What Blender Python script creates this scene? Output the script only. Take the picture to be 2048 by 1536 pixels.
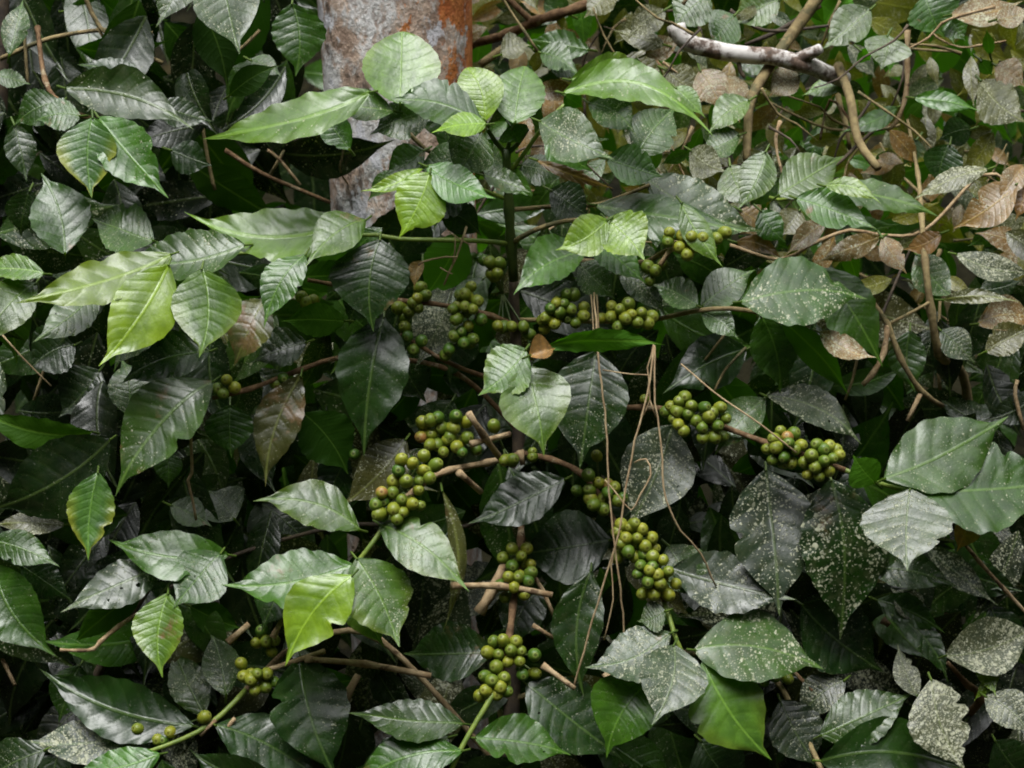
import bpy, bmesh, math, random
from mathutils import Vector, Matrix
import numpy as np

R = math.radians
for o in list(bpy.data.objects):
    bpy.data.objects.remove(o)
SC = bpy.context.scene
COL = SC.collection

# ------------------------------------------------------------------ camera
PITCH = R(10.0)
CAM = Vector((0, -3.0, 1.55))
FPX = 4500.0
D0 = 3.05
FW = Vector((0, math.cos(PITCH), -math.sin(PITCH)))
UP = Vector((0, math.sin(PITCH), math.cos(PITCH)))
RT = Vector((1, 0, 0))
cd = bpy.data.cameras.new('camera')
cd.lens = 36.0 * FPX / 2048.0
cd.sensor_width = 36.0
cd.clip_start = 0.05
cd.clip_end = 400
cd.dof.use_dof = True
cd.dof.focus_distance = 3.03
cd.dof.aperture_fstop = 8.0
cam = bpy.data.objects.new('camera', cd)
cam.location = CAM
cam.rotation_euler = (math.pi / 2 - PITCH, 0, 0)
COL.objects.link(cam)
SC.camera = cam

# ------------------------------------------------------------------ world: overcast sky above a forest clearing
SUN_EL, SUN_ROT = R(68), R(200)
W = bpy.data.worlds.new("World")
SC.world = W
W.use_nodes = True
nt = W.node_tree
nt.nodes.clear()
out = nt.nodes.new('ShaderNodeOutputWorld')
bg = nt.nodes.new('ShaderNodeBackground')
sky = nt.nodes.new('ShaderNodeTexSky')
sky.sky_type = 'NISHITA'
sky.sun_disc = False
sky.sun_elevation = SUN_EL
sky.sun_rotation = SUN_ROT
sky.air_density = 1.0
sky.dust_density = 3.0
hs = nt.nodes.new('ShaderNodeHueSaturation')
hs.inputs['Saturation'].default_value = 0.04
tc = nt.nodes.new('ShaderNodeTexCoord')
sx = nt.nodes.new('ShaderNodeSeparateXYZ')
mr = nt.nodes.new('ShaderNodeMapRange')           # overcast dome: zenith far brighter than the tree-lined horizon
mr.interpolation_type = 'SMOOTHSTEP'
mr.inputs['From Min'].default_value = 0.55
mr.inputs['From Max'].default_value = 1.0
mr.inputs['To Min'].default_value = 0.03
mr.inputs['To Max'].default_value = 4.6
mm = nt.nodes.new('ShaderNodeMix')
mm.data_type = 'RGBA'
mm.blend_type = 'MULTIPLY'
mm.inputs[0].default_value = 1.0
L = nt.links.new
L(tc.outputs['Generated'], sx.inputs[0])
L(sx.outputs['Z'], mr.inputs['Value'])
L(sky.outputs[0], hs.inputs['Color'])
L(hs.outputs[0], mm.inputs[6])
L(mr.outputs[0], mm.inputs[7])
L(mm.outputs[2], bg.inputs['Color'])
bg.inputs['Strength'].default_value = 0.15
L(bg.outputs[0], out.inputs['Surface'])

sd = bpy.data.lights.new('sun', 'SUN')
sd.energy = 0.8
sd.angle = R(28)
sd.color = (1.0, 0.97, 0.92)
sun = bpy.data.objects.new('sun', sd)
sun.location = (0, 0, 6)
sv = Vector((math.sin(SUN_ROT) * math.cos(SUN_EL), math.cos(SUN_ROT) * math.cos(SUN_EL), math.sin(SUN_EL)))
sun.rotation_euler = sv.to_track_quat('Z', 'Y').to_euler()
COL.objects.link(sun)

SC.view_settings.view_transform = 'Standard'
SC.view_settings.look = 'None'
SC.view_settings.gamma = 1
SC.view_settings.exposure = 0.1
SC.cycles.filter_width = 1.9
SC.cycles.max_bounces = 6
SC.cycles.diffuse_bounces = 3
SC.cycles.glossy_bounces = 2
SC.cycles.transmission_bounces = 3
SC.cycles.transparent_max_bounces = 12

RNG = random.Random(11)

# ------------------------------------------------------------------ coordinates: a photo pixel and a distance give a point
def P(x, y, d):
    D = D0 + d
    return CAM + (FW + RT * ((x - 1024) / FPX) + UP * ((768 - y) / FPX)) * D


# ------------------------------------------------------------------ node helpers
class NG:
    def __init__(s, name):
        s.m = bpy.data.materials.new(name)
        s.m.use_nodes = True
        s.t = s.m.node_tree
        s.t.nodes.clear()

    def n(s, typ, **kw):
        nd = s.t.nodes.new(typ)
        for k, v in kw.items():
            if k.startswith('i_'):
                key = k[2:]
                key = int(key) if key.isdigit() else key.replace('_', ' ')
                s.put(nd.inputs[key], v)
            else:
                setattr(nd, k, v)
        return nd

    def put(s, inp, v):
        if isinstance(v, bpy.types.NodeSocket):
            s.t.links.new(v, inp)
        else:
            inp.default_value = v

    def math(s, op, a, b=None, c=None, clamp=False):
        nd = s.t.nodes.new('ShaderNodeMath')
        nd.operation = op
        nd.use_clamp = clamp
        for i, v in enumerate((a, b, c)):
            if v is not None:
                s.put(nd.inputs[i], v)
        return nd.outputs[0]

    def mix(s, f, a, b, blend='MIX'):
        nd = s.t.nodes.new('ShaderNodeMix')
        nd.data_type = 'RGBA'
        nd.blend_type = blend
        s.put(nd.inputs[0], f)
        s.put(nd.inputs[6], a)
        s.put(nd.inputs[7], b)
        return nd.outputs[2]

    def ss(s, v, a, b, lo=0.0, hi=1.0):
        nd = s.t.nodes.new('ShaderNodeMapRange')
        nd.interpolation_type = 'SMOOTHSTEP'
        s.put(nd.inputs['Value'], v)
        nd.inputs['From Min'].default_value = a
        nd.inputs['From Max'].default_value = b
        nd.inputs['To Min'].default_value = lo
        nd.inputs['To Max'].default_value = hi
        return nd.outputs[0]

    def noise(s, vec, scale, detail=3, rough=0.55):
        nd = s.n('ShaderNodeTexNoise')
        s.put(nd.inputs['Vector'], vec)
        nd.inputs['Scale'].default_value = scale
        nd.inputs['Detail'].default_value = detail
        nd.inputs['Roughness'].default_value = rough
        return nd.outputs['Fac']


def rgb(r, g, b):
    return (r, g, b, 1.0)


# ------------------------------------------------------------------ leaf material (reads per-leaf mesh attributes)
def leaf_material():
    g = NG('coffee_leaf')
    o = g.n('ShaderNodeOutputMaterial')
    tint = g.n('ShaderNodeAttribute', attribute_name='tint')
    lf = g.n('ShaderNodeAttribute', attribute_name='leaf')        # u along, |v| across, v * width, vein count
    par = g.n('ShaderNodeAttribute', attribute_name='par')        # seed, yellow, brown, holes
    sl = g.n('ShaderNodeSeparateColor')
    g.put(sl.inputs[0], lf.outputs['Color'])
    sp = g.n('ShaderNodeSeparateColor')
    g.put(sp.inputs[0], par.outputs['Color'])
    U, V, VW = sl.outputs[0], sl.outputs[1], sl.outputs[2]
    seed, yel, brn = sp.outputs[0], sp.outputs[1], sp.outputs[2]
    holes = g.n('ShaderNodeAttribute', attribute_name='hole').outputs['Fac']
    speck = g.n('ShaderNodeAttribute', attribute_name='speck').outputs['Fac']
    nvein = g.n('ShaderNodeAttribute', attribute_name='nvein').outputs['Fac']
    # coordinates in leaf space, decorrelated by seed
    cv = g.n('ShaderNodeCombineXYZ')
    g.put(cv.inputs[0], U)
    g.put(cv.inputs[1], VW)
    g.put(cv.inputs[2], g.math('MULTIPLY', seed, 57.0))
    co = cv.outputs[0]
    cv2 = g.n('ShaderNodeCombineXYZ')
    g.put(cv2.inputs[0], g.math('ADD', U, g.math('MULTIPLY', seed, 31.0)))
    g.put(cv2.inputs[1], g.math('ADD', VW, g.math('MULTIPLY', seed, 17.0)))
    co2 = cv2.outputs[0]
    absv = g.math('ABSOLUTE', V)
    absw = g.math('ABSOLUTE', VW)
    # mottling
    mot = g.noise(co, 5.0, 4, 0.6)
    col = g.mix(g.ss(mot, 0.3, 0.72), g.mix(1.0, tint.outputs['Color'], rgb(0.62, 0.66, 0.7), 'MULTIPLY'),
                g.mix(1.0, tint.outputs['Color'], rgb(1.25, 1.2, 1.05), 'MULTIPLY'))
    # lateral veins: sharp lines running out and forward from the midrib
    side = g.math('MULTIPLY', g.math('SIGN', V), 0.12)
    ph = g.math('ADD', g.math('MULTIPLY', g.math('SUBTRACT', U, g.math('MULTIPLY', g.math('POWER', absv, 1.25), 0.15)), nvein), side)
    tri = g.math('ABSOLUTE', g.math('SUBTRACT', g.math('FRACT', ph), 0.5))
    lat = g.math('MULTIPLY', g.ss(tri, 0.07, 0.015), g.ss(absv, 0.95, 0.55))
    rib = g.ss(absw, 0.014, 0.004)
    vein = g.math('MAXIMUM', g.math('MULTIPLY', rib, 0.8), g.math('MULTIPLY', lat, 0.12))
    vcol = g.mix(0.32, g.mix(1.0, tint.outputs['Color'], rgb(2.2, 2.1, 1.6), 'MULTIPLY'), rgb(0.13, 0.18, 0.05))
    col = g.mix(vein, col, vcol)
    # yellowing margins
    ym = g.math('MULTIPLY', g.math('MULTIPLY', g.ss(g.math('ADD', absv, g.math('MULTIPLY', mot, 0.5)), 0.7, 1.25), g.ss(U, 0.15, 0.6)), yel)
    col = g.mix(ym, col, rgb(0.42, 0.40, 0.04))
    # brown necrotic patches
    bn = g.noise(co, 3.1, 5, 0.65)
    bm_ = g.math('MULTIPLY', g.ss(g.math('ADD', bn, g.math('MULTIPLY', brn, 0.24)), 0.66, 0.78), g.math('MINIMUM', g.math('MULTIPLY', brn, 4.0), 1.0))
    col = g.mix(bm_, col, g.mix(g.noise(co, 22, 3), rgb(0.05, 0.034, 0.014), rgb(0.22, 0.14, 0.055)))
    # epiphyll specks: pale crusts of several sizes, clumped; they also paint in wet glints
    clump = g.ss(g.noise(co, 3.6, 4, 0.65), 0.30, 0.72)
    wn = g.n('ShaderNodeTexNoise')
    g.put(wn.inputs['Vector'], co)
    wn.inputs['Scale'].default_value = 34
    wn.inputs['Detail'].default_value = 3
    wm = g.n('ShaderNodeVectorMath', operation='MULTIPLY_ADD')
    g.put(wm.inputs[0], wn.outputs['Color'])
    wm.inputs[1].default_value = (0.035, 0.035, 0)
    g.put(wm.inputs[2], co2)
    co2 = wm.outputs[0]
    clump = g.math('ADD', g.math('MULTIPLY', clump, 0.8), g.math('MULTIPLY', g.ss(tri, 0.16, 0.02), 0.32))
    fac = None
    for sc, thr in ((15, 0.30), (29, 0.40), (52, 0.46)):
        vo = g.n('ShaderNodeTexVoronoi', feature='F1', voronoi_dimensions='2D')
        g.put(vo.inputs['Vector'], co2)
        vo.inputs['Scale'].default_value = sc
        sc_ = g.n('ShaderNodeSeparateColor')
        g.put(sc_.inputs[0], vo.outputs['Color'])
        size = g.math('MULTIPLY', g.math('SUBTRACT', g.math('ADD', g.math('MULTIPLY', clump, 0.85), g.math('MULTIPLY', speck, 0.9)), g.math('ADD', sc_.outputs[0], 0.12)), thr)
        size = g.math('MULTIPLY', size, g.math('MINIMUM', g.math('MULTIPLY', speck, 3.0), 1.0))
        m = g.ss(g.math('SUBTRACT', size, vo.outputs['Distance']), -0.06, 0.12)
        fac = m if fac is None else g.math('MAXIMUM', fac, m)
    clump = g.math('ADD', clump, 0.0)
    dust = g.math('MULTIPLY', g.ss(g.noise(co, 14, 5, 0.7), 0.42, 0.75), g.math('MULTIPLY', speck, 0.55))
    scol = g.mix(g.noise(co, 33, 2), rgb(0.30, 0.32, 0.15), rgb(0.62, 0.62, 0.50))
    col = g.mix(dust, col, rgb(0.17, 0.165, 0.085))
    spk = g.math('MULTIPLY', fac, g.ss(g.noise(co, 19, 3), 0.3, 0.7, 0.35, 1.0))
    col = g.mix(spk, col, scol)
    # the paler, duller lower side
    geo = g.n('ShaderNodeNewGeometry')
    under = g.mix(1.0, g.mix(vein, tint.outputs['Color'], vcol), rgb(1.15, 1.2, 0.95), 'MULTIPLY')
    colf = g.mix(geo.outputs['Backfacing'], col, under)
    rough = g.math('ADD', g.math('MULTIPLY', g.noise(co, 9, 3), 0.22), g.math('MULTIPLY', speck, 0.05))
    rough = g.math('ADD', rough, 0.17)
    rough = g.math('MAXIMUM', rough, g.math('MULTIPLY', spk, 0.62))
    rough = g.math('ADD', rough, g.math('MULTIPLY', geo.outputs['Backfacing'], 0.25), clamp=True)
    # bump: sunken veins, fine skin, crusts
    hgt = g.math('ADD', g.math('ADD', g.math('MULTIPLY', g.ss(tri, 0.0, 0.25), 0.26), g.math('MULTIPLY', g.noise(co, 7, 3, 0.6), 1.1)), g.math('MULTIPLY', g.noise(co, 30, 3), 0.25))
    hgt = g.math('ADD', hgt, g.math('MULTIPLY', fac, 0.45))
    hgt = g.math('ADD', hgt, g.math('MULTIPLY', rib, 0.4))
    bmp = g.n('ShaderNodeBump')
    bmp.inputs['Strength'].default_value = 0.4
    bmp.inputs['Distance'].default_value = 0.0022
    g.put(bmp.inputs['Height'], hgt)
    pb = g.n('ShaderNodeBsdfPrincipled')
    g.put(pb.inputs['Base Color'], colf)
    g.put(pb.inputs['Roughness'], rough)
    g.put(pb.inputs['Normal'], bmp.outputs[0])
    pb.inputs['IOR'].default_value = 1.5
    g.put(pb.inputs['Specular IOR Level'], g.math('SUBTRACT', 0.52, g.math('MULTIPLY', geo.outputs['Backfacing'], 0.3)))
    tr = g.n('ShaderNodeBsdfTranslucent')
    g.put(tr.inputs['Color'], g.mix(1.0, g.mix(0.5, colf, tint.outputs['Color']), rgb(1.7, 2.1, 0.5), 'MULTIPLY'))
    mx = g.n('ShaderNodeMixShader')
    mx.inputs[0].default_value = 0.22
    g.put(mx.inputs[1], pb.outputs[0])
    g.put(mx.inputs[2], tr.outputs[0])
    # insect holes
    hv = g.n('ShaderNodeTexVoronoi', feature='F1', voronoi_dimensions='2D')
    g.put(hv.inputs['Vector'], co2)
    hv.inputs['Scale'].default_value = 7.0
    hc = g.n('ShaderNodeSeparateColor')
    g.put(hc.inputs[0], hv.outputs['Color'])
    hr = g.math('MULTIPLY', g.math('SUBTRACT', holes, hc.outputs[0]), 0.6)
    hm = g.math('GREATER_THAN', g.math('ADD', g.math('MINIMUM', hr, 0.26), g.math('MULTIPLY', g.math('SUBTRACT', g.noise(co, 26, 2), 0.5), 0.25)), hv.outputs['Distance'])
    hm = g.math('MULTIPLY', hm, g.math('GREATER_THAN', holes, 0.01))
    hm = g.math('MULTIPLY', hm, g.math('GREATER_THAN', absw, 0.03))
    tp = g.n('ShaderNodeBsdfTransparent')
    m2 = g.n('ShaderNodeMixShader')
    g.put(m2.inputs[0], hm)
    g.put(m2.inputs[1], mx.outputs[0])
    g.put(m2.inputs[2], tp.outputs[0])
    g.t.links.new(m2.outputs[0], o.inputs['Surface'])
    return g.m


def simple_mat(name, c1, c2, scale=40, rough=0.7, bump=0.4, dist=0.001, c3=None, stretch=None, spec=0.4):
    g = NG(name)
    o = g.n('ShaderNodeOutputMaterial')
    t = g.n('ShaderNodeTexCoord')
    v = t.outputs['Object']
    if stretch:
        mp = g.n('ShaderNodeMapping')
        mp.inputs['Scale'].default_value = stretch
        g.put(mp.inputs['Vector'], v)
        v = mp.outputs[0]
    n1 = g.noise(v, scale, 5, 0.65)
    col = g.mix(g.ss(n1, 0.32, 0.68), rgb(*c1), rgb(*c2))
    if c3:
        n2 = g.noise(v, scale * 0.45, 4, 0.7)
        col = g.mix(g.ss(n2, 0.55, 0.62), col, rgb(*c3))
    b = g.n('ShaderNodeBump')
    b.inputs['Strength'].default_value = bump
    b.inputs['Distance'].default_value = dist
    g.put(b.inputs['Height'], g.noise(v, scale * 2.5, 4))
    p = g.n('ShaderNodeBsdfPrincipled')
    g.put(p.inputs['Base Color'], col)
    p.inputs['Roughness'].default_value = rough
    p.inputs['Specular IOR Level'].default_value = spec
    g.put(p.inputs['Normal'], b.outputs[0])
    g.t.links.new(p.outputs[0], o.inputs['Surface'])
    return g.m


def cherry_material():
    g = NG('green_cherry')
    o = g.n('ShaderNodeOutputMaterial')
    t = g.n('ShaderNodeTexCoord')
    oi = g.n('ShaderNodeObjectInfo')
    rnd = oi.outputs['Random']
    add = g.n('ShaderNodeVectorMath', operation='ADD')
    g.put(add.inputs[0], t.outputs['Object'])
    g.put(add.inputs[1], rnd)
    n = g.noise(add.outputs[0], 130, 3)
    a = g.mix(rnd, rgb(0.042, 0.105, 0.010), rgb(0.20, 0.225, 0.020))
    col = g.mix(g.ss(n, 0.4, 0.7), a, g.mix(1.0, a, rgb(1.35, 1.15, 1.0), 'MULTIPLY'))
    rip = g.math('MULTIPLY', g.math('GREATER_THAN', rnd, 0.985), g.ss(g.noise(add.outputs[0], 60, 1), 0.35, 0.6))
    col = g.mix(rip, col, rgb(0.30, 0.15, 0.05))
    sx_ = g.n('ShaderNodeSeparateXYZ')
    g.put(sx_.inputs[0], t.outputs['Object'])
    rr = g.math('SQRT', g.math('ADD', g.math('POWER', sx_.outputs[0], 2.0), g.math('POWER', sx_.outputs[1], 2.0)))
    nav = g.math('MULTIPLY', g.ss(rr, 0.0021, 0.0014), g.math('GREATER_THAN', sx_.outputs[2], 0.0))
    col = g.mix(g.math('MULTIPLY', nav, 0.6), col, rgb(0.06, 0.045, 0.015))
    halo = g.math('MULTIPLY', g.math('MULTIPLY', g.ss(rr, 0.0046, 0.0022), g.ss(rr, 0.0018, 0.0024)), g.math('GREATER_THAN', sx_.outputs[2], 0.0))
    col = g.mix(g.math('MULTIPLY', halo, 0.5), col, rgb(0.30, 0.33, 0.08))
    p = g.n('ShaderNodeBsdfPrincipled')
    g.put(p.inputs['Base Color'], col)
    p.inputs['Roughness'].default_value = 0.42
    p.inputs['Specular IOR Level'].default_value = 0.38
    p.inputs['Subsurface Weight'].default_value = 0.0
    g.t.links.new(p.outputs[0], o.inputs['Surface'])
    return g.m


def trunk_material():
    g = NG('lichen_bark')
    o = g.n('ShaderNodeOutputMaterial')
    t = g.n('ShaderNodeTexCoord')
    v = t.outputs['Object']
    mp = g.n('ShaderNodeMapping')
    mp.inputs['Scale'].default_value = (1, 1, 0.65)
    g.put(mp.inputs['Vector'], v)
    v = mp.outputs[0]
    big = g.noise(v, 9, 5, 0.65)
    mid = g.noise(v, 26, 5, 0.7)
    fine = g.noise(v, 90, 4, 0.7)
    col = g.mix(g.ss(mid, 0.35, 0.65), rgb(0.25, 0.17, 0.125), rgb(0.55, 0.42, 0.33))
    # pale crust lichen
    pale = g.ss(g.math('ADD', big, g.math('MULTIPLY', fine, 0.35)), 0.60, 0.74)
    col = g.mix(pale, col, g.mix(g.ss(fine, 0.35, 0.65), rgb(0.40, 0.39, 0.38), rgb(0.66, 0.65, 0.64)))
    # dark algae pocks
    col = g.mix(g.math('MULTIPLY', g.ss(g.noise(v, 17, 5, 0.75), 0.56, 0.66), 0.75), col, rgb(0.06, 0.05, 0.04))
    # orange algae film, heavier on the one flank of the bole
    sx_ = g.n('ShaderNodeSeparateXYZ')
    g.put(sx_.inputs[0], t.outputs['Object'])
    on = g.math('ADD', g.math('MULTIPLY_ADD', g.noise(v, 11, 6, 0.75), 2.2, -0.74), g.math('ADD', g.math('MULTIPLY', sx_.outputs[0], 3.6), g.math('MULTIPLY', g.math('SUBTRACT', sx_.outputs[2], 1.32), 0.55)))
    col = g.mix(g.math('MULTIPLY', g.ss(on, 0.60, 0.70), 0.95), col, g.mix(g.ss(mid, 0.35, 0.65), rgb(0.36, 0.10, 0.025), rgb(0.55, 0.20, 0.05)))
    wl = g.math('MULTIPLY', g.ss(g.math('ADD', g.noise(v, 12, 4, 0.7), g.math('MULTIPLY', fine, 0.2)), 0.70, 0.74), 0.85)
    col = g.mix(wl, col, rgb(0.56, 0.56, 0.60))
    b = g.n('ShaderNodeBump')
    b.inputs['Strength'].default_value = 0.9
    b.inputs['Distance'].default_value = 0.008
    g.put(b.inputs['Height'], g.math('ADD', mid, g.math('MULTIPLY', fine, 0.5)))
    p = g.n('ShaderNodeBsdfPrincipled')
    g.put(p.inputs['Base Color'], col)
    p.inputs['Roughness'].default_value = 0.8
    p.inputs['Specular IOR Level'].default_value = 0.2
    g.put(p.inputs['Normal'], b.outputs[0])
    g.t.links.new(p.outputs[0], o.inputs['Surface'])
    return g.m


def lichen_branch_material():
    g = NG('white_lichen_bark')
    o = g.n('ShaderNodeOutputMaterial')
    t = g.n('ShaderNodeTexCoord')
    v = t.outputs['Object']
    n1 = g.noise(v, 22, 4, 0.6)
    n2 = g.noise(v, 80, 4, 0.7)
    col = g.mix(g.ss(n2, 0.35, 0.65), rgb(0.07, 0.048, 0.035), rgb(0.21, 0.14, 0.10))
    col = g.mix(g.ss(g.math('ADD', n1, g.math('MULTIPLY', n2, 0.5)), 0.64, 0.80), col, g.mix(n2, rgb(0.34, 0.31, 0.28), rgb(0.72, 0.70, 0.67)))
    p = g.n('ShaderNodeBsdfPrincipled')
    g.put(p.inputs['Base Color'], col)
    p.inputs['Roughness'].default_value = 0.8
    g.t.links.new(p.outputs[0], o.inputs['Surface'])
    return g.m


MAT = {
    'leaf': leaf_material(),
    'cherry': cherry_material(),
    'trunk': trunk_material(),
    'lichen': lichen_branch_material(),
    'green': simple_mat('green_shoot', (0.10, 0.16, 0.025), (0.19, 0.25, 0.04), 60, 0.5, 0.3, 0.0006),
    'dgreen': simple_mat('dark_green_shoot', (0.03, 0.055, 0.012), (0.07, 0.10, 0.02), 60, 0.5, 0.3, 0.0006),
    'brown': simple_mat('brown_bark', (0.08, 0.045, 0.024), (0.20, 0.125, 0.065), 70, 0.8, 0.9, 0.0015, (0.27, 0.22, 0.14), spec=0.15),
    'tan': simple_mat('dead_tan_wood', (0.22, 0.145, 0.075), (0.42, 0.32, 0.19), 60, 0.85, 0.9, 0.0015, (0.13, 0.085, 0.05), spec=0.15),
    'olive': simple_mat('olive_bark', (0.15, 0.11, 0.05), (0.28, 0.22, 0.10), 60, 0.85, 0.9, 0.0015, (0.1, 0.09, 0.04)),
    'dark': simple_mat('dark_bark', (0.03, 0.022, 0.016), (0.09, 0.065, 0.04), 45, 0.8, 0.6, 0.001),
    'vine': simple_mat('dry_vine', (0.25, 0.17, 0.09), (0.42, 0.32, 0.18), 70, 0.8, 0.3, 0.0005),
    'soil': simple_mat('forest_soil', (0.006, 0.006, 0.004), (0.018, 0.017, 0.009), 9, 0.95, 0.8, 0.02, (0.03, 0.025, 0.012), spec=0.03),
}

# ------------------------------------------------------------------ builders
def link(name, me, parent=None):
    o = bpy.data.objects.new(name, me)
    COL.objects.link(o)
    if parent is not None:
        o.parent = parent
        o.matrix_parent_inverse = Matrix.Translation(-world_loc(parent))
    return o


def world_loc(o):
    v = Vector(o.location)
    p = o.parent
    while p is not None:
        p = None
    return v


def thing(name, label, cat, loc, group=None):
    o = bpy.data.objects.new(name, None)
    o.empty_display_size = 0.1
    COL.objects.link(o)
    o.location = loc
    tag(o, label, cat, group)
    return o


def tag(o, label=None, cat=None, group=None, kind=None):
    if label: o['label'] = label
    if cat: o['category'] = cat
    if group: o['group'] = group
    if kind: o['kind'] = kind
    return o


TONE = {  # colour, speck, default slope (negative: upper side turned to the sky), slope spread
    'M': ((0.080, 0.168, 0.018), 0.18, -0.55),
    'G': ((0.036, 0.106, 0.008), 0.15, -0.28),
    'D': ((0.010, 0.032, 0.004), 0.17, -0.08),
    'A': ((0.034, 0.084, 0.011), 0.30, -0.70),
    'L': ((0.155, 0.275, 0.016), 0.03, -0.45),
    'S': ((0.040, 0.068, 0.030), 0.60, -0.60),
    'W': ((0.060, 0.075, 0.040), 0.95, -0.55),
    'B': ((0.185, 0.110, 0.034), 0.48, -0.45),
    'O': ((0.075, 0.080, 0.020), 0.48, -0.45),
    'V': ((0.14, 0.145, 0.018), 0.4, -0.35),
    'U': ((0.045, 0.13, 0.008), 0.0, 0.55),
    'Y': ((0.050, 0.120, 0.020), 0.05, -0.35),
    'T': ((0.25, 0.13, 0.045), 0.15, -0.2),
}


def profile(u, blunt):
    if blunt:
        return max(0.02, math.sin(math.pi * min(1, u) ** 0.95)) ** 0.62
    e = max(0.0, math.sin(math.pi * min(1.0, u / 0.89) ** 0.93)) ** 0.9
    tip = 0.13 * max(0.0, (1 - u)) / 0.14 if u > 0.80 else 0
    return max(e, min(0.15, tip), 0.02 if u < 0.05 else 0.004)


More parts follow.
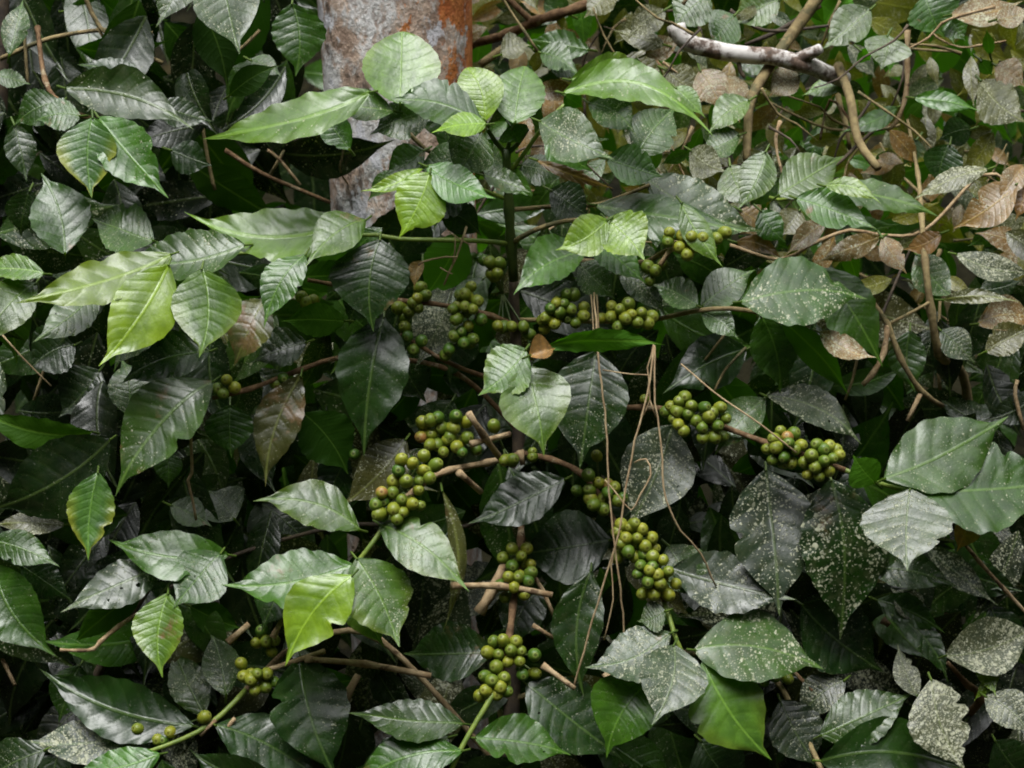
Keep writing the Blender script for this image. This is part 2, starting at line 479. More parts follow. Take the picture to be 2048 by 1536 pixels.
class LeafSet:
    """collects one or many leaves as numpy-friendly lists"""
    def __init__(s):
        s.v, s.f, s.a, s.b, s.c = [], [], [], [], []

    def add(s, bx, by, tx, ty, w, tone, d, rng, gx=None, gy=None, bend=None, asym=0.0, speck=None, yel=None, brn=0.0,
            hole=0.0, curl=None, fold=None, bites=0, blunt=False, nu=44, nv=10, dim=1.0, wave=None, petiole=True):
        c, sp0, g0 = TONE[tone]
        under = tone == 'U'
        if wave is None: wave = rng.uniform(0.1, 0.95)
        if not bites and not blunt and rng.random() < 0.3: bites = 1
        wa, wb, wc, wd = rng.uniform(2, 5), rng.uniform(0, 6.28), rng.uniform(3, 8), rng.uniform(0, 6.28)
        if gy is None: gy = g0 + rng.uniform(-0.22, 0.22)
        if gx is None: gx = rng.uniform(-0.32, 0.32)
        if bend is None: bend = rng.uniform(-0.10, 0.10)
        if curl is None: curl = rng.uniform(0.0, 0.30)
        if fold is None: fold = rng.uniform(-0.05, 0.28)
        if speck is None: speck = sp0 * rng.uniform(0.7, 1.35)
        if yel is None: yel = 0.5 if tone == 'Y' else (rng.uniform(0.0, 0.12) if tone in 'LM' else 0.0)
        k = dim * rng.uniform(0.85, 1.15)
        hue = rng.uniform(-0.08, 0.08)
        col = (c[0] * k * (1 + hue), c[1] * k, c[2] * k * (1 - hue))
        seed = rng.random()
        N = rng.choice((7, 8, 9, 9, 10, 11))
        if not hole and tone in 'ASDGO' and rng.random() < 0.3: hole = rng.uniform(.07, .2)
        if not brn and petiole and tone in 'ASDGM' and rng.random() < 0.2: brn = rng.uniform(.15, .4)
        dx, dy = tx - bx, ty - by
        Lp = math.hypot(dx, dy)
        ax, ay = dx / Lp, dy / Lp
        px, py = -ay, ax
        s_ = (D0 + d) / FPX                      # metres per pixel here
        Lm = Lp * s_
        nn = math.sqrt(gx * gx + gy * gy + 1)
        nx, ny, nz = gx / nn, gy / nn, -1 / nn   # towards the eye
        bt = [(rng.uniform(0.2, 0.85), rng.choice((-1, 1)), rng.uniform(0.018, 0.04), rng.uniform(0.12, 0.38)) for _ in range(bites)]
        ph1, ph2 = rng.uniform(0, 6.28), rng.uniform(0, 6.28)
        off = len(s.v)
        pet = 0.06 if petiole else 0.0
        for i in range(nu + 1):
            u = i / nu
            h = profile(u, blunt)
            for j in range(nv + 1):
                v = -1 + 2 * j / nv
                sg = 1 if v > 0 else -1
                hw = h * w * 0.5 * (1 + asym * sg)
                hw *= 1 + 0.022 * (0.35 + wave) * math.sin(2 * math.pi * N * u + ph1 * sg) + 0.03 * math.sin(5 * u + ph2 * sg)
                for (bu, bs, br, bd) in bt:
                    if bs == sg:
                        hw *= 1 - bd * math.exp(-((u - bu) / br) ** 2)
                sag = bend * Lp * 4 * u * (1 - u)
                X = bx + dx * u + px * (v * hw + sag)
                Y = by + dy * u + py * (v * hw + sag)
                dz = (gx * (X - bx) + gy * (Y - by)) * s_
                av = abs(v)
                # longitudinal arch, cross fold, pleats between the veins, wavy rim
                hh = curl * Lm * (0.9 * u - 1.3 * u * u) * (1.0)
                hh += fold * w * 0.5 * h * s_ * (av ** 1.3)
                phase = 2 * math.pi * (N * (u - 0.15 * av ** 1.25) + 0.12 * sg)
                hh += 0.00055 * wave * (Lm / 0.13) * math.cos(phase) * min(1, av * 3) * (0.45 + 0.75 * av) * min(1, h * 2)
                hh += 0.0018 * wave * (Lm / 0.13) * av ** 3 * math.sin(2 * math.pi * N * 0.55 * u + ph1 + sg * 1.3) * h
                hh += 0.0024 * (Lm / 0.13) * (math.sin(wa * u + 2.2 * v + wb) * av + 0.6 * math.sin(wc * u - 1.7 * v + wd)) * min(1, 3 * h)
                D = D0 + d + dz + nz * hh
                # hh moves the point along the true normal
                q = CAM + FW * D + RT * ((X - 1024) / FPX * (D - nz * hh) + nx * hh) + UP * ((768 - Y) / FPX * (D - nz * hh) - ny * hh)
                s.v.append(q)
                s.a.append((col[0], col[1], col[2], speck))
                s.b.append((u, v, v * h * (w / Lp) * 0.5, N))
                s.c.append((seed, yel, brn, hole))
        for i in range(nu):
            for j in range(nv):
                a = off + i * (nv + 1) + j
                q = (a, a + 1, a + nv + 2, a + nv + 1)
                s.f.append(q[::-1] if under else q)
        if petiole:       # a short stalk, thin strip with thickness, in the same mesh
            q0 = CAM + FW * (D0 + d) + RT * ((bx - 1024) / FPX * (D0 + d)) + UP * ((768 - by) / FPX * (D0 + d))
            ex = bx - ax * 14 - px * rng.uniform(-5, 5)
            ey = by - ay * 14
            q1 = P(ex, ey, d + 0.012)
            o2 = len(s.v)
            r = 2.4 * s_
            dirv = (q1 - q0).normalized()
            e1 = dirv.cross(FW).normalized()
            e2 = dirv.cross(e1).normalized()
            for q in (q0 + (q0 - q1) * 0.25, q1):
                for kx in range(6):
                    an = kx * math.pi / 3
                    s.v.append(q + e1 * (r * math.cos(an)) + e2 * (r * math.sin(an)))
                    s.a.append((0.10, 0.16, 0.03, 0.0))
                    s.b.append((0.02, 0.3, 0.3, 0))
                    s.c.append((seed, 0, 0, 0))
            for kx in range(6):
                k2 = (kx + 1) % 6
                s.f.append((o2 + kx, o2 + k2, o2 + 6 + k2, o2 + 6 + kx))

    def build(s, name, parent=None):
        me = bpy.data.meshes.new(name)
        me.from_pydata([tuple(q) for q in s.v], [], s.f)
        for nm, data in (('tint', s.a), ('leaf', s.b), ('par', s.c)):
            at = me.attributes.new(nm, 'FLOAT_COLOR', 'POINT')
            at.data.foreach_set('color', np.array(data, dtype=np.float32).ravel())
        for nm, data in (('speck', s.a), ('nvein', s.b), ('hole', s.c)):
            at = me.attributes.new(nm, 'FLOAT', 'POINT')
            at.data.foreach_set('value', np.array([q[3] for q in data], dtype=np.float32))
        me.polygons.foreach_set('use_smooth', np.ones(len(me.polygons), dtype=bool))
        me.materials.append(MAT['leaf'])
        me.update()
        return link(name, me, parent)


def tube_mesh(name, chains, mat, sides=8, wob=0.0, rng=RNG, nodes=False):
    """chains: lists of (point, radius); smooth tubes with capped ends"""
    bm = bmesh.new()
    for ch in chains:
        pts = []
        # Catmull-Rom resample
        n = len(ch)
        for i in range(n - 1):
            p0 = ch[max(0, i - 1)]; p1 = ch[i]; p2 = ch[i + 1]; p3 = ch[min(n - 1, i + 2)]
            seg = max(2, int((p2[0] - p1[0]).length / 0.018))
            seg = min(seg, 14)
            for k in range(seg):
                t = k / seg
                q = 0.5 * ((2 * p1[0]) + (p2[0] - p0[0]) * t + (2 * p0[0] - 5 * p1[0] + 4 * p2[0] - p3[0]) * t * t + (3 * p1[0] - p0[0] - 3 * p2[0] + p3[0]) * t ** 3)
                r = p1[1] + (p2[1] - p1[1]) * t
                if wob:
                    q = q + Vector((rng.uniform(-1, 1), rng.uniform(-1, 1), rng.uniform(-1, 1))) * wob
                if nodes and k == 0:
                    r *= 1.35
                pts.append((q, r))
        pts.append(ch[-1])
        rings = []
        ref = Vector((0.3, 1, 0.2)).normalized()
        for i, (q, r) in enumerate(pts):
            a = pts[max(0, i - 1)][0]; b = pts[min(len(pts) - 1, i + 1)][0]
            t = (b - a)
            if t.length < 1e-9: t = Vector((0, 0, 1))
            t.normalize()
            e1 = t.cross(ref)
            if e1.length < 1e-3: e1 = t.cross(Vector((1, 0, 0)))
            e1.normalize()
            e2 = t.cross(e1)
            rings.append([bm.verts.new(q + (e1 * math.cos(2 * math.pi * k / sides) + e2 * math.sin(2 * math.pi * k / sides)) * r) for k in range(sides)])
        for i in range(len(rings) - 1):
            for k in range(sides):
                k2 = (k + 1) % sides
                bm.faces.new((rings[i][k], rings[i][k2], rings[i + 1][k2], rings[i + 1][k]))
        bm.faces.new(rings[0][::-1])
        bm.faces.new(rings[-1])
    bmesh.ops.recalc_face_normals(bm, faces=bm.faces)
    for f in bm.faces: f.smooth = True
    me = bpy.data.meshes.new(name)
    bm.to_mesh(me)
    bm.free()
    me.materials.append(MAT[mat])
    return me


def chain(spec, r0, r1, d0=None, d1=None):
    """spec: list of (x, y) or (x, y, d); radii in photo pixels"""
    n = len(spec)
    o = []
    for i, q in enumerate(spec):
        t = i / max(1, n - 1)
        d = q[2] if len(q) > 2 else d0 + (d1 - d0) * t
        r = (r0 + (r1 - r0) * t) * (D0 + d) / FPX
        o.append((P(q[0], q[1], d), r))
    return o


def parse_kv(tok):
    kw = {}
    for t in tok:
        k, v = t.split('=')
        kw[k] = int(v) if k in ('bites', 'blunt') else float(v)
    return kw


def plant_leaves(table, parent, rng):
    for ln in table.strip().splitlines():
        ln = ln.split('#')[0].split()
        if not ln: continue
        bx, by, tx, ty, w = map(float, ln[:5])
        w *= 1.03
        tx, ty = bx + (tx - bx) * 1.05, by + (ty - by) * 1.05
        tone, d = ln[5], float(ln[6])
        kw = parse_kv(ln[7:])
        s = LeafSet()
        s.add(bx, by, tx, ty, w, tone, d, rng, **kw)
        s.build('leaf', parent)


def fill(name, parent, boxes, rng, nu=20, nv=6):
    """the foliage nobody could count: boxes of (x0,x1,y0,y1,d0,d1,n,tones,size0,size1,dim)"""
    s = LeafSet()
    for (x0, x1, y0, y1, d0, d1, n, tones, s0, s1, dim) in boxes:
        for _ in range(n):
            x, y = rng.uniform(x0, x1), rng.uniform(y0, y1)
            d = rng.uniform(d0, d1)
            a = rng.gauss(math.pi / 2, 0.9)                 # mostly hanging
            Lp = rng.uniform(s0, s1) * D0 / (D0 + d)
            tone = rng.choice(tones)
            s.add(x, y, x + Lp * math.cos(a), y + Lp * math.sin(a), Lp * rng.uniform(0.33, 0.5), tone, d, rng,
                  nu=nu, nv=nv, dim=dim * rng.uniform(0.5, 1.15), petiole=False, hole=rng.choice((0, 0, 0, 0.12)),  # low dim paints the shade of deep gaps into the leaf colour
                  gy=None if tone == 'U' else rng.uniform(-0.5, 0.6), gx=rng.uniform(-0.6, 0.6))
    o = s.build(name, parent)
    o['kind'] = 'stuff'
    return o


# ------------------------------------------------------------------ setting: ground and the slope behind
def terrain():
    bm = bmesh.new()
    nx, ny = 90, 90
    rng = random.Random(3)
    g = [[None] * (ny + 1) for _ in range(nx + 1)]
    for i in range(nx + 1):
        for j in range(ny + 1):
            x = -45 + 90 * i / nx
            y = -25 + 75 * j / ny
            z = 0.05 * math.sin(x * 1.7) * math.cos(y * 1.3)
            t = max(0.0, y - 2.2)
            z += min(9.0, t * 1.35) + (rng.uniform(-0.12, 0.12) if t > 0 else rng.uniform(-0.03, 0.03))
            g[i][j] = bm.verts.new((x, y, z))
    for i in range(nx):
        for j in range(ny):
            bm.faces.new((g[i][j], g[i + 1][j], g[i + 1][j + 1], g[i][j + 1]))
    for f in bm.faces: f.smooth = True
    me = bpy.data.meshes.new('ground')
    bm.to_mesh(me); bm.free()
    me.materials.append(MAT['soil'])
    return tag(link('ground', me), kind='structure')


terrain()

# ------------------------------------------------------------------ the tree trunk
def trunk():
    base = P(810, 1900, 0.75)
    t = thing('tree', 'pale lichen-mottled tree trunk with orange patches rising behind the coffee bush', 'tree', (base.x, base.y, 0))
    bm = bmesh.new()
    rng = random.Random(5)
    sides, rows = 40, 90
    zs = [(-0.1 + 4.6 * i / rows) for i in range(rows + 1)]
    pt, pb = P(800, 0, 0.75), P(816, 500, 0.75)
    rr = []
    for i, z in enumerate(zs):
        k = (z - pb.z) / (pt.z - pb.z)
        cx = pb.x + (pt.x - pb.x) * k
        rad = (0.112 + 0.008 * k) * (1 + 0.5 * math.exp(-z * 3.5))
        row = []
        for j in range(sides):
            a = 2 * math.pi * j / sides
            r = rad * (1 + 0.035 * math.sin(3 * a + z * 1.1) + 0.02 * math.sin(7 * a - z * 4) + 0.012 * math.sin(13 * z + 2 * a) + rng.uniform(-0.006, 0.006))
            row.append(bm.verts.new((cx + r * math.cos(a) - base.x, r * math.sin(a), z)))
        rr.append(row)
    for i in range(rows):
        for j in range(sides):
            j2 = (j + 1) % sides
            bm.faces.new((rr[i][j], rr[i][j2], rr[i + 1][j2], rr[i + 1][j]))
    bm.faces.new(rr[-1])
    for f in bm.faces: f.smooth = True
    me = bpy.data.meshes.new('trunk')
    bm.to_mesh(me); bm.free()
    me.materials.append(MAT['trunk'])
    o = bpy.data.objects.new('trunk', me)
    COL.objects.link(o)
    o.parent = t


trunk()

# ------------------------------------------------------------------ the coffee bush in the middle
rng = random.Random(21)
gb = P(1010, 2300, 0.15)
BUSH = thing('coffee_bush', 'central coffee bush loaded with green cherry clusters, its leafy top before the pale trunk', 'coffee bush', (gb.x, gb.y, 0))

def br(spec, r0, r1, mat, d0=None, d1=None, parent=BUSH, name='branch', wob=0.0, nodes=False):
    return link(name, tube_mesh(name, [chain(spec, r0, r1, d0, d1)], mat, wob=wob, nodes=nodes), parent)

# main stem, green above and woody below
br([(1012, 300, .10), (1015, 350, .10), (1018, 420, .11), (1022, 490, .12), (1027, 560, .14)], 8, 10, 'dgreen', name='stem', nodes=True)
br([(1027, 555, .14), (1032, 700, .16), (1037, 860, .17), (1036, 1050, .18), (1028, 1300, .18), (1018, 1600, .16), (1010, 2300, .15)], 10, 20, 'dark', name='stem')
br([(1012, 305, .10), (992, 285, .09), (975, 258, .07)], 6, 4.5, 'dgreen')
br([(1012, 305, .10), (1019, 285, .09), (1022, 262, .08)], 5, 4, 'dgreen')
br([(1013, 308, .10), (1035, 288, .09), (1055, 258, .07)], 5.5, 4.5, 'dgreen')
br([(1016, 348, .10), (1050, 305, .09), (1092, 245, .07), (1135, 205, .06)], 4.5, 4, 'green')
br([(1010, 360, .11), (900, 320, .12), (850, 298, .12), (800, 250, .12), (735, 212, .10)], 5, 4.5, 'olive')
br([(1022, 488, .12), (960, 482, .10), (880, 480, .10), (800, 478, .10), (720, 470, .12), (560, 500, .12), (340, 515, .10)], 5.5, 4, 'green')
br([(1022, 488, .12), (1065, 462, .09), (1130, 442, .07), (1215, 438, .03)], 5.5, 4.5, 'olive')
br([(1018, 400, .11), (940, 370, .08), (856, 338, .03)], 4.5, 4, 'green')
br([(1018, 420, .11), (1120, 412, .14), (1200, 408, .12), (1300, 370, .12)], 5, 4, 'olive')
br([(1040, 655, .15), (985, 633, .10), (940, 620, .08), (850, 605, .07), (790, 600, .08), (690, 574, .10), (615, 560, .10)], 5.5, 4.5, 'brown', nodes=True)
br([(1035, 770, .16), (960, 750, .12), (890, 722, .09), (838, 690, .08), (800, 668, .08)], 5, 4, 'brown')
br([(1036, 640, .15), (1110, 640, .10), (1190, 643, .08), (1300, 640, .08), (1390, 622, .03), (1460, 617, .01), (1530, 627, .03)], 5, 5, 'olive')
br([(1145, 520, .14), (1280, 525, .12), (1330, 503, .05), (1400, 485, .04), (1460, 465, .04)], 5, 5, 'tan')
br([(1037, 830, .17), (1180, 818, .12), (1290, 815, .07), (1340, 822, .05), (1440, 852, .03), (1540, 888, .01), (1610, 912, .0), (1690, 940, .0)], 6, 6, 'brown', nodes=True)
br([(1685, 938, .0), (1725, 955, .0), (1770, 970, .0), (1830, 986, .0)], 5.5, 4.5, 'green')
br([(1037, 910, .17), (975, 925, .10), (900, 940, .05), (850, 962, .02), (810, 1000, .0), (780, 1032, .0)], 6, 6, 'tan', nodes=True)
br([(782, 1030, .0), (765, 1058, -.01), (742, 1090, -.02), (720, 1118, -.02), (705, 1135, -.02)], 5.5, 4.5, 'green')
br([(1037, 905, .17), (1100, 918, .12), (1160, 945, .08), (1205, 1000, .05), (1240, 1062, .02), (1275, 1112, .0), (1312, 1170, .0), (1330, 1205, .0)], 5.5, 6, 'brown', nodes=True)
br([(1328, 1203, .0), (1340, 1240, -.01), (1352, 1278, -.02), (1366, 1308, -.02)], 5.5, 4.5, 'green')
br([(1040, 1000, .17), (1042, 1080, .10), (1036, 1140, .07), (1026, 1210, .04), (1018, 1278, .02), (1000, 1350, .0)], 6.5, 6.5, 'brown', nodes=True)
br([(1002, 1345, .0), (985, 1390, -.02), (955, 1440, -.03), (925, 1492, -.04), (900, 1545, -.05)], 6, 5, 'green')
br([(1036, 860, .17), (900, 740, .13), (700, 715, .10), (600, 740, .06), (500, 778, .02), (425, 796, .0)], 5.5, 4.5, 'brown', nodes=True)
br([(1020, 1560, .16), (760, 1280, .14), (600, 1290, .10), (545, 1330, .08), (490, 1382, .04)], 6, 6, 'tan', nodes=True)
br([(492, 1380, .04), (445, 1428, .02), (395, 1464, .0), (330, 1492, -.02), (290, 1505, -.02)], 6, 4.5, 'green')
br([(1024, 1400, .17), (1300, 1310, .14), (1480, 1320, .10), (1550, 1358, .06), (1592, 1432, .03), (1625, 1500, .0), (1660, 1580, -.03)], 6, 5.5, 'olive')
br([(1036, 1000, .17), (900, 1060, .16), (700, 1050, .16), (470, 1110, .12), (340, 1175, .08)], 5, 4, 'dark')
# leafless pruned stubs
for sp, r0, r1 in (
    ([(937, 826, .03), (968, 872, .05), (1006, 924, .10)], 6, 6.5),
    ([(918, 945, .03), (962, 984, .07)], 6, 6),
    ([(942, 888, .05), (1020, 868, .08)], 6, 6),
    ([(1040, 900, .10), (1046, 930, .10)], 6, 6),
    ([(903, 1172, .04), (1000, 1172, .06), (1105, 1190, .06)], 6, 6.5),
    ([(958, 1225, .09), (985, 1180, .09), (1008, 1128, .10)], 10, 8),
    ([(1060, 1140, .09), (1085, 1180, .09), (1108, 1232, .09)], 4, 4),
    ([(1065, 1250, .08), (1108, 1276, .08)], 4, 4),
    ([(1085, 1330, .04), (1150, 1377, .03)], 6, 5),
    ([(610, 1318, .05), (730, 1328, .05), (862, 1352, .05)], 6, 6.5),
    ([(455, 1285, .05), (498, 1248, .06)], 6, 6),
    ([(530, 1342, .06), (650, 1302, .06)], 5, 6),
    ([(545, 1275, .05), (572, 1226, .06)], 5, 6),
    ([(400, 1470, .04), (432, 1440, .04)], 4, 4),
    ([(450, 1462, .04), (470, 1436, .04)], 5, 4),
    ([(690, 1398, .06), (716, 1350, .07)], 8, 7),
    ([(1210, 1345, .05), (1245, 1400, .05)], 6, 5),
    ([(1235, 1335, .07), (1280, 1420, .07)], 6, 5),
    ([(1320, 530, .05), (1340, 500, .06)], 4, 5),
    ([(1765, 1240, .12), (1778, 1250, .12)], 7, 6),
):
    sp = [(q[0], q[1], q[2] - .035) for q in sp]
    br(sp, r0, r1, 'tan', name='pruned_stub', nodes=True)

CENTRAL = """
800 207 804 68 150 M .03 wave=.3 blunt=1 gy=-0.55 gx=0.1 bend=0 speck=0.04 fold=0.1
970 242 935 136 92 L .02 blunt=1 gy=-0.35 gx=-.1 speck=.06 dim=.8
1030 246 1050 134 104 M .03 blunt=1 gy=-0.6 gx=.15 dim=.85 speck=.05
742 184 412 246 94 M .0 gy=-0.75 bend=-0.11 gx=-.2 wave=.8 fold=.1 curl=.3
862 222 745 262 84 A .06 gy=-.7
940 306 832 334 80 A .09 gy=-.5
1092 262 1184 334 84 G .06 gy=-.5
1176 205 1268 262 84 A .06 gy=-.7
850 300 770 345 70 G .1 gy=-.5
1040 330 1130 350 60 A .1 gy=-.6
930 380 840 420 80 D .12
1100 380 1180 430 80 D .12 gy=-.4
790 222 655 190 62 A .04 gy=-0.8 speck=.35
968 248 785 196 92 A -.02 gy=-0.85 bend=.06 speck=.12
974 249 868 262 48 L -.04 gy=-0.9 bend=.05
962 262 905 348 96 A .03 hole=.2 gy=-.5
1020 250 1040 285 60 G .05 gy=.3
1078 242 1220 305 100 A -.01 gy=-.75 bites=1 brn=.1
1125 186 1412 250 80 M .0 gy=-.7 bend=-.14 wave=.8
1140 160 1312 196 92 M .05 gy=-.35 bend=-.1 wave=.8
1128 190 1165 215 40 U .01
1272 314 1352 212 96 A .06 gy=-.5 gx=.2
1212 318 1322 350 84 G .04 gy=-.5
1072 320 1216 362 24 B .03 speck=.05 curl=.4
860 345 800 466 106 L -.02 gy=-.35 bend=-.06 speck=.01 hole=.0 bites=1 fold=-.1
852 332 985 394 74 G -.01 gy=-.7 dim=1.5 bend=.05
850 334 724 376 28 L .0 gy=-.8 bend=-.1
965 350 1058 382 44 A .06 gy=-.8
1216 440 1116 494 80 L -.03 gy=-.4 bend=-.1 speck=.02
1212 438 1286 516 104 L -.02 gy=-.6 dim=.85 speck=.02 bend=-.05
1175 470 1290 556 78 G .03 gy=-.6 dim=1.1
1190 410 1480 446 84 A .08 gy=-.8 speck=.25 bend=.04
1285 352 1518 452 108 A .14 gy=-.6 gx=.15 dim=.8
1362 404 1442 526 54 M .0 gy=-.4 bend=.05
760 478 748 652 152 D .01 gy=-.25 gx=.1 speck=.12 fold=.05
768 632 733 892 138 D .05 gy=-.3 speck=.1 fold=.2 bend=.04
1172 502 1034 582 92 G .03 gy=-.75 dim=1.3 speck=.15 brn=.1
1158 528 1228 592 74 A .05 gy=-.7 hole=.2
1238 548 1328 626 64 A .07 gy=-.5 dim=.7
1396 612 1308 568 62 A .02 gy=-.8 speck=.3
1052 698 960 784 104 M -.05 gy=-.65 gx=-.2 dim=.8 bend=-.08 speck=.15
1050 732 1088 894 142 M -.06 gy=-.6 dim=.75 speck=.2 gx=.1 bites=1
1092 694 1318 698 42 U -.03 gy=.7 bend=-.08 dim=.9
1192 700 1160 926 156 D .02 gy=-.3 speck=.22 hole=.0 bites=1
1345 850 1262 1045 150 S .06 gy=-.35 dim=.75 speck=.5
1494 698 1340 776 104 D .09 gy=-.4 speck=.15
1402 614 1505 540 78 A .04 gy=-.7 speck=.25
1480 604 1728 585 136 A -.03 gy=-.85 speck=.3 bites=2 bend=-.03 wave=.8
1522 630 1562 778 94 G .04 gy=-.2 dim=.8 bites=1
1562 640 1690 786 62 U .03 gy=.35 gx=-.3 bend=-.06
1404 624 1474 674 54 A .03 gy=-.6
1532 792 1718 872 76 S .05 gy=-.75 bites=1 hole=.12
1530 796 1434 902 78 A .06 gy=-.5
1768 958 2008 834 150 A -.03 gy=-.55 gx=.15 wave=.8 speck=.22 bend=.04
1832 986 2110 958 185 A -.03 gy=-.75 wave=.8 speck=.2 bend=.03
1820 978 1815 1134 176 S -.04 gy=-.7 speck=.42 wave=.8 bites=1
1752 966 1708 914 76 U -.01 gy=.4
1662 958 1690 1264 172 D .03 gy=-.15 speck=.42 wave=.8
1532 938 1560 1216 172 S .06 gy=-.4 dim=.6 speck=.36 wave=.8
1342 1138 1580 1196 120 S .05 gy=-.5 dim=.6 speck=.3
1388 1300 1638 1326 150 A -.04 gy=-.85 gx=.1 speck=.4 bend=-.06
1348 1290 1308 1436 138 S -.06 gy=-.8 speck=.45 wave=.8
1342 1266 1178 1330 106 S -.03 gy=-.75 speck=.45 bend=-.1
1332 1222 1276 1240 60 A -.02 gy=-.6
1406 1320 1542 1508 152 M -.05 gy=-.3 dim=1.05 yel=.12 speck=.03 fold=.05
1312 1352 1216 1506 142 G -.03 gy=-.3 dim=1.2 fold=.3
704 446 384 424 100 M .05 gy=-.8 bend=-.12 wave=.8 speck=.1
492 490 250 516 96 A .02 gy=-.85 bend=-.08 wave=.8 speck=.22
308 482 186 430 104 A .05 gy=-.7 speck=.28
732 440 618 522 86 M .01 gy=-.8 dim=.7 speck=.18
345 508 46 598 96 L -.0 gy=-.55 dim=.7 bend=-.04 wave=.8
338 528 204 722 126 L -.03 gy=-.3 bend=-.05 speck=.03 dim=.85 fold=.05
404 536 398 706 140 M -.04 gy=-.4 dim=.85 speck=.03 fold=.05
200 572 72 668 84 A .03 gy=-.85 hole=.14 wave=.8
322 622 232 732 92 A .03 gy=-.5 hole=.12
422 702 248 762 106 D .02 gy=-.4 dim=1.2
612 508 530 642 78 G .0 gy=-.5
530 598 468 722 94 O .02 gy=-.5 brn=.7 speck=.1
692 642 568 642 68 U .06 gy=.35 dim=.8
614 684 508 722 74 D .05 gy=-.6
256 830 240 716 86 A .06 gy=-.5 wave=.8
428 762 234 972 134 A .0 gy=-.45 gx=-.1 dim=.8 brn=.3 speck=.22 bend=.06
460 808 462 910 96 G .05 gy=-.2 dim=.7
602 750 534 962 90 O .04 gy=-.2 brn=.6 dim=.7 speck=.2
606 826 692 944 112 U .08 gy=.15 dim=.45
720 1060 518 998 88 M .0 gy=-.75 bend=.1 wave=.8 dim=.6 speck=.2
708 1130 456 1166 116 G -.03 gy=-.8 gx=-.1 wave=.8 bend=-.06 brn=.25 speck=.18
706 1150 576 1322 122 L -.075 gy=-.3 bend=.08 speck=.01 fold=.02
758 1048 928 1168 100 M -.02 gy=-.7 dim=.65 bites=1 speck=.28 bend=-.05
712 1116 796 1284 140 M -.04 gy=-.6 dim=.6 speck=.28 wave=.8
700 1168 766 1290 76 M -.01 gy=-.3 dim=.9
584 1128 520 1252 104 D .05 gy=-.6 dim=1.3
380 1212 482 1256 62 U .09 gy=.2 dim=.6
928 1448 708 1416 86 A -.02 gy=-.75 dim=.8 wave=.8
948 1476 1136 1504 96 G -.04 gy=-.7 speck=.2 brn=.2
1052 1368 1238 1510 146 D .02 gy=-.45 dim=1.3 hole=.1
926 1502 700 1566 96 G -.05 gy=-.6 speck=.15
900 1474 706 1532 112 D .02 gy=-.5 dim=1.3 speck=.15
988 1302 808 1300 116 D .04 gy=-.5 dim=1.2 speck=.18 bites=1
1222 1080 1040 1104 146 D .08 gy=-.4 speck=.16
1132 958 944 1042 96 D .05 gy=-.6 speck=.15
1182 1140 1170 1382 98 D .04 gy=-.2 speck=.25 dim=1.2
1082 1178 1020 1292 92 D .09 gy=-.3
812 878 688 1002 96 O .06 gy=-.3 dim=.6
884 980 892 1256 36 O .03 gy=-.1 brn=.3 dim=1.4 gx=.4
1336 1090 1420 1190 96 A .07 gy=-.4 dim=.7
905 800 850 905 90 D .12
700 880 640 1010 90 D .13
960 330 1010 330 70 A .11 gy=-.5
880 420 960 470 70 D .12
600 1310 672 1544 156 D .03 gy=-.4 dim=1.4 brn=.2
700 300 640 215 60 G .15 gy=-.2 dim=.7
925 465 850 595 96 U .13 gy=.2
905 568 836 724 116 S .15 gy=-.3
968 556 902 650 70 A .14 gy=-.6
930 640 900 760 100 D .13
760 560 700 650 80 D .14
850 430 790 520 90 D .17
860 180 900 290 90 D .25 gy=-.1
920 210 880 310 80 G .28
880 330 950 430 80 A .22
930 360 870 450 80 G .18
720 520 650 600 80 D .17
800 700 850 800 100 D .16
"""
plant_leaves(CENTRAL, BUSH, rng)
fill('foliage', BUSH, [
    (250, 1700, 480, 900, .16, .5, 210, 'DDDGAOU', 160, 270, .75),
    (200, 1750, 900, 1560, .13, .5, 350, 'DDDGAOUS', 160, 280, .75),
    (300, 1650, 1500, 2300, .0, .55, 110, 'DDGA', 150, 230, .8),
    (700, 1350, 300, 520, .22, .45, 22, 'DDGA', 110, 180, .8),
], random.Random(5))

# ------------------------------------------------------------------ cherries, cluster by cluster (photo pixels)
def zc(ox, oy, pts):
    return [(ox + a / 2.926, oy + b / 2.926) for a, b in pts]

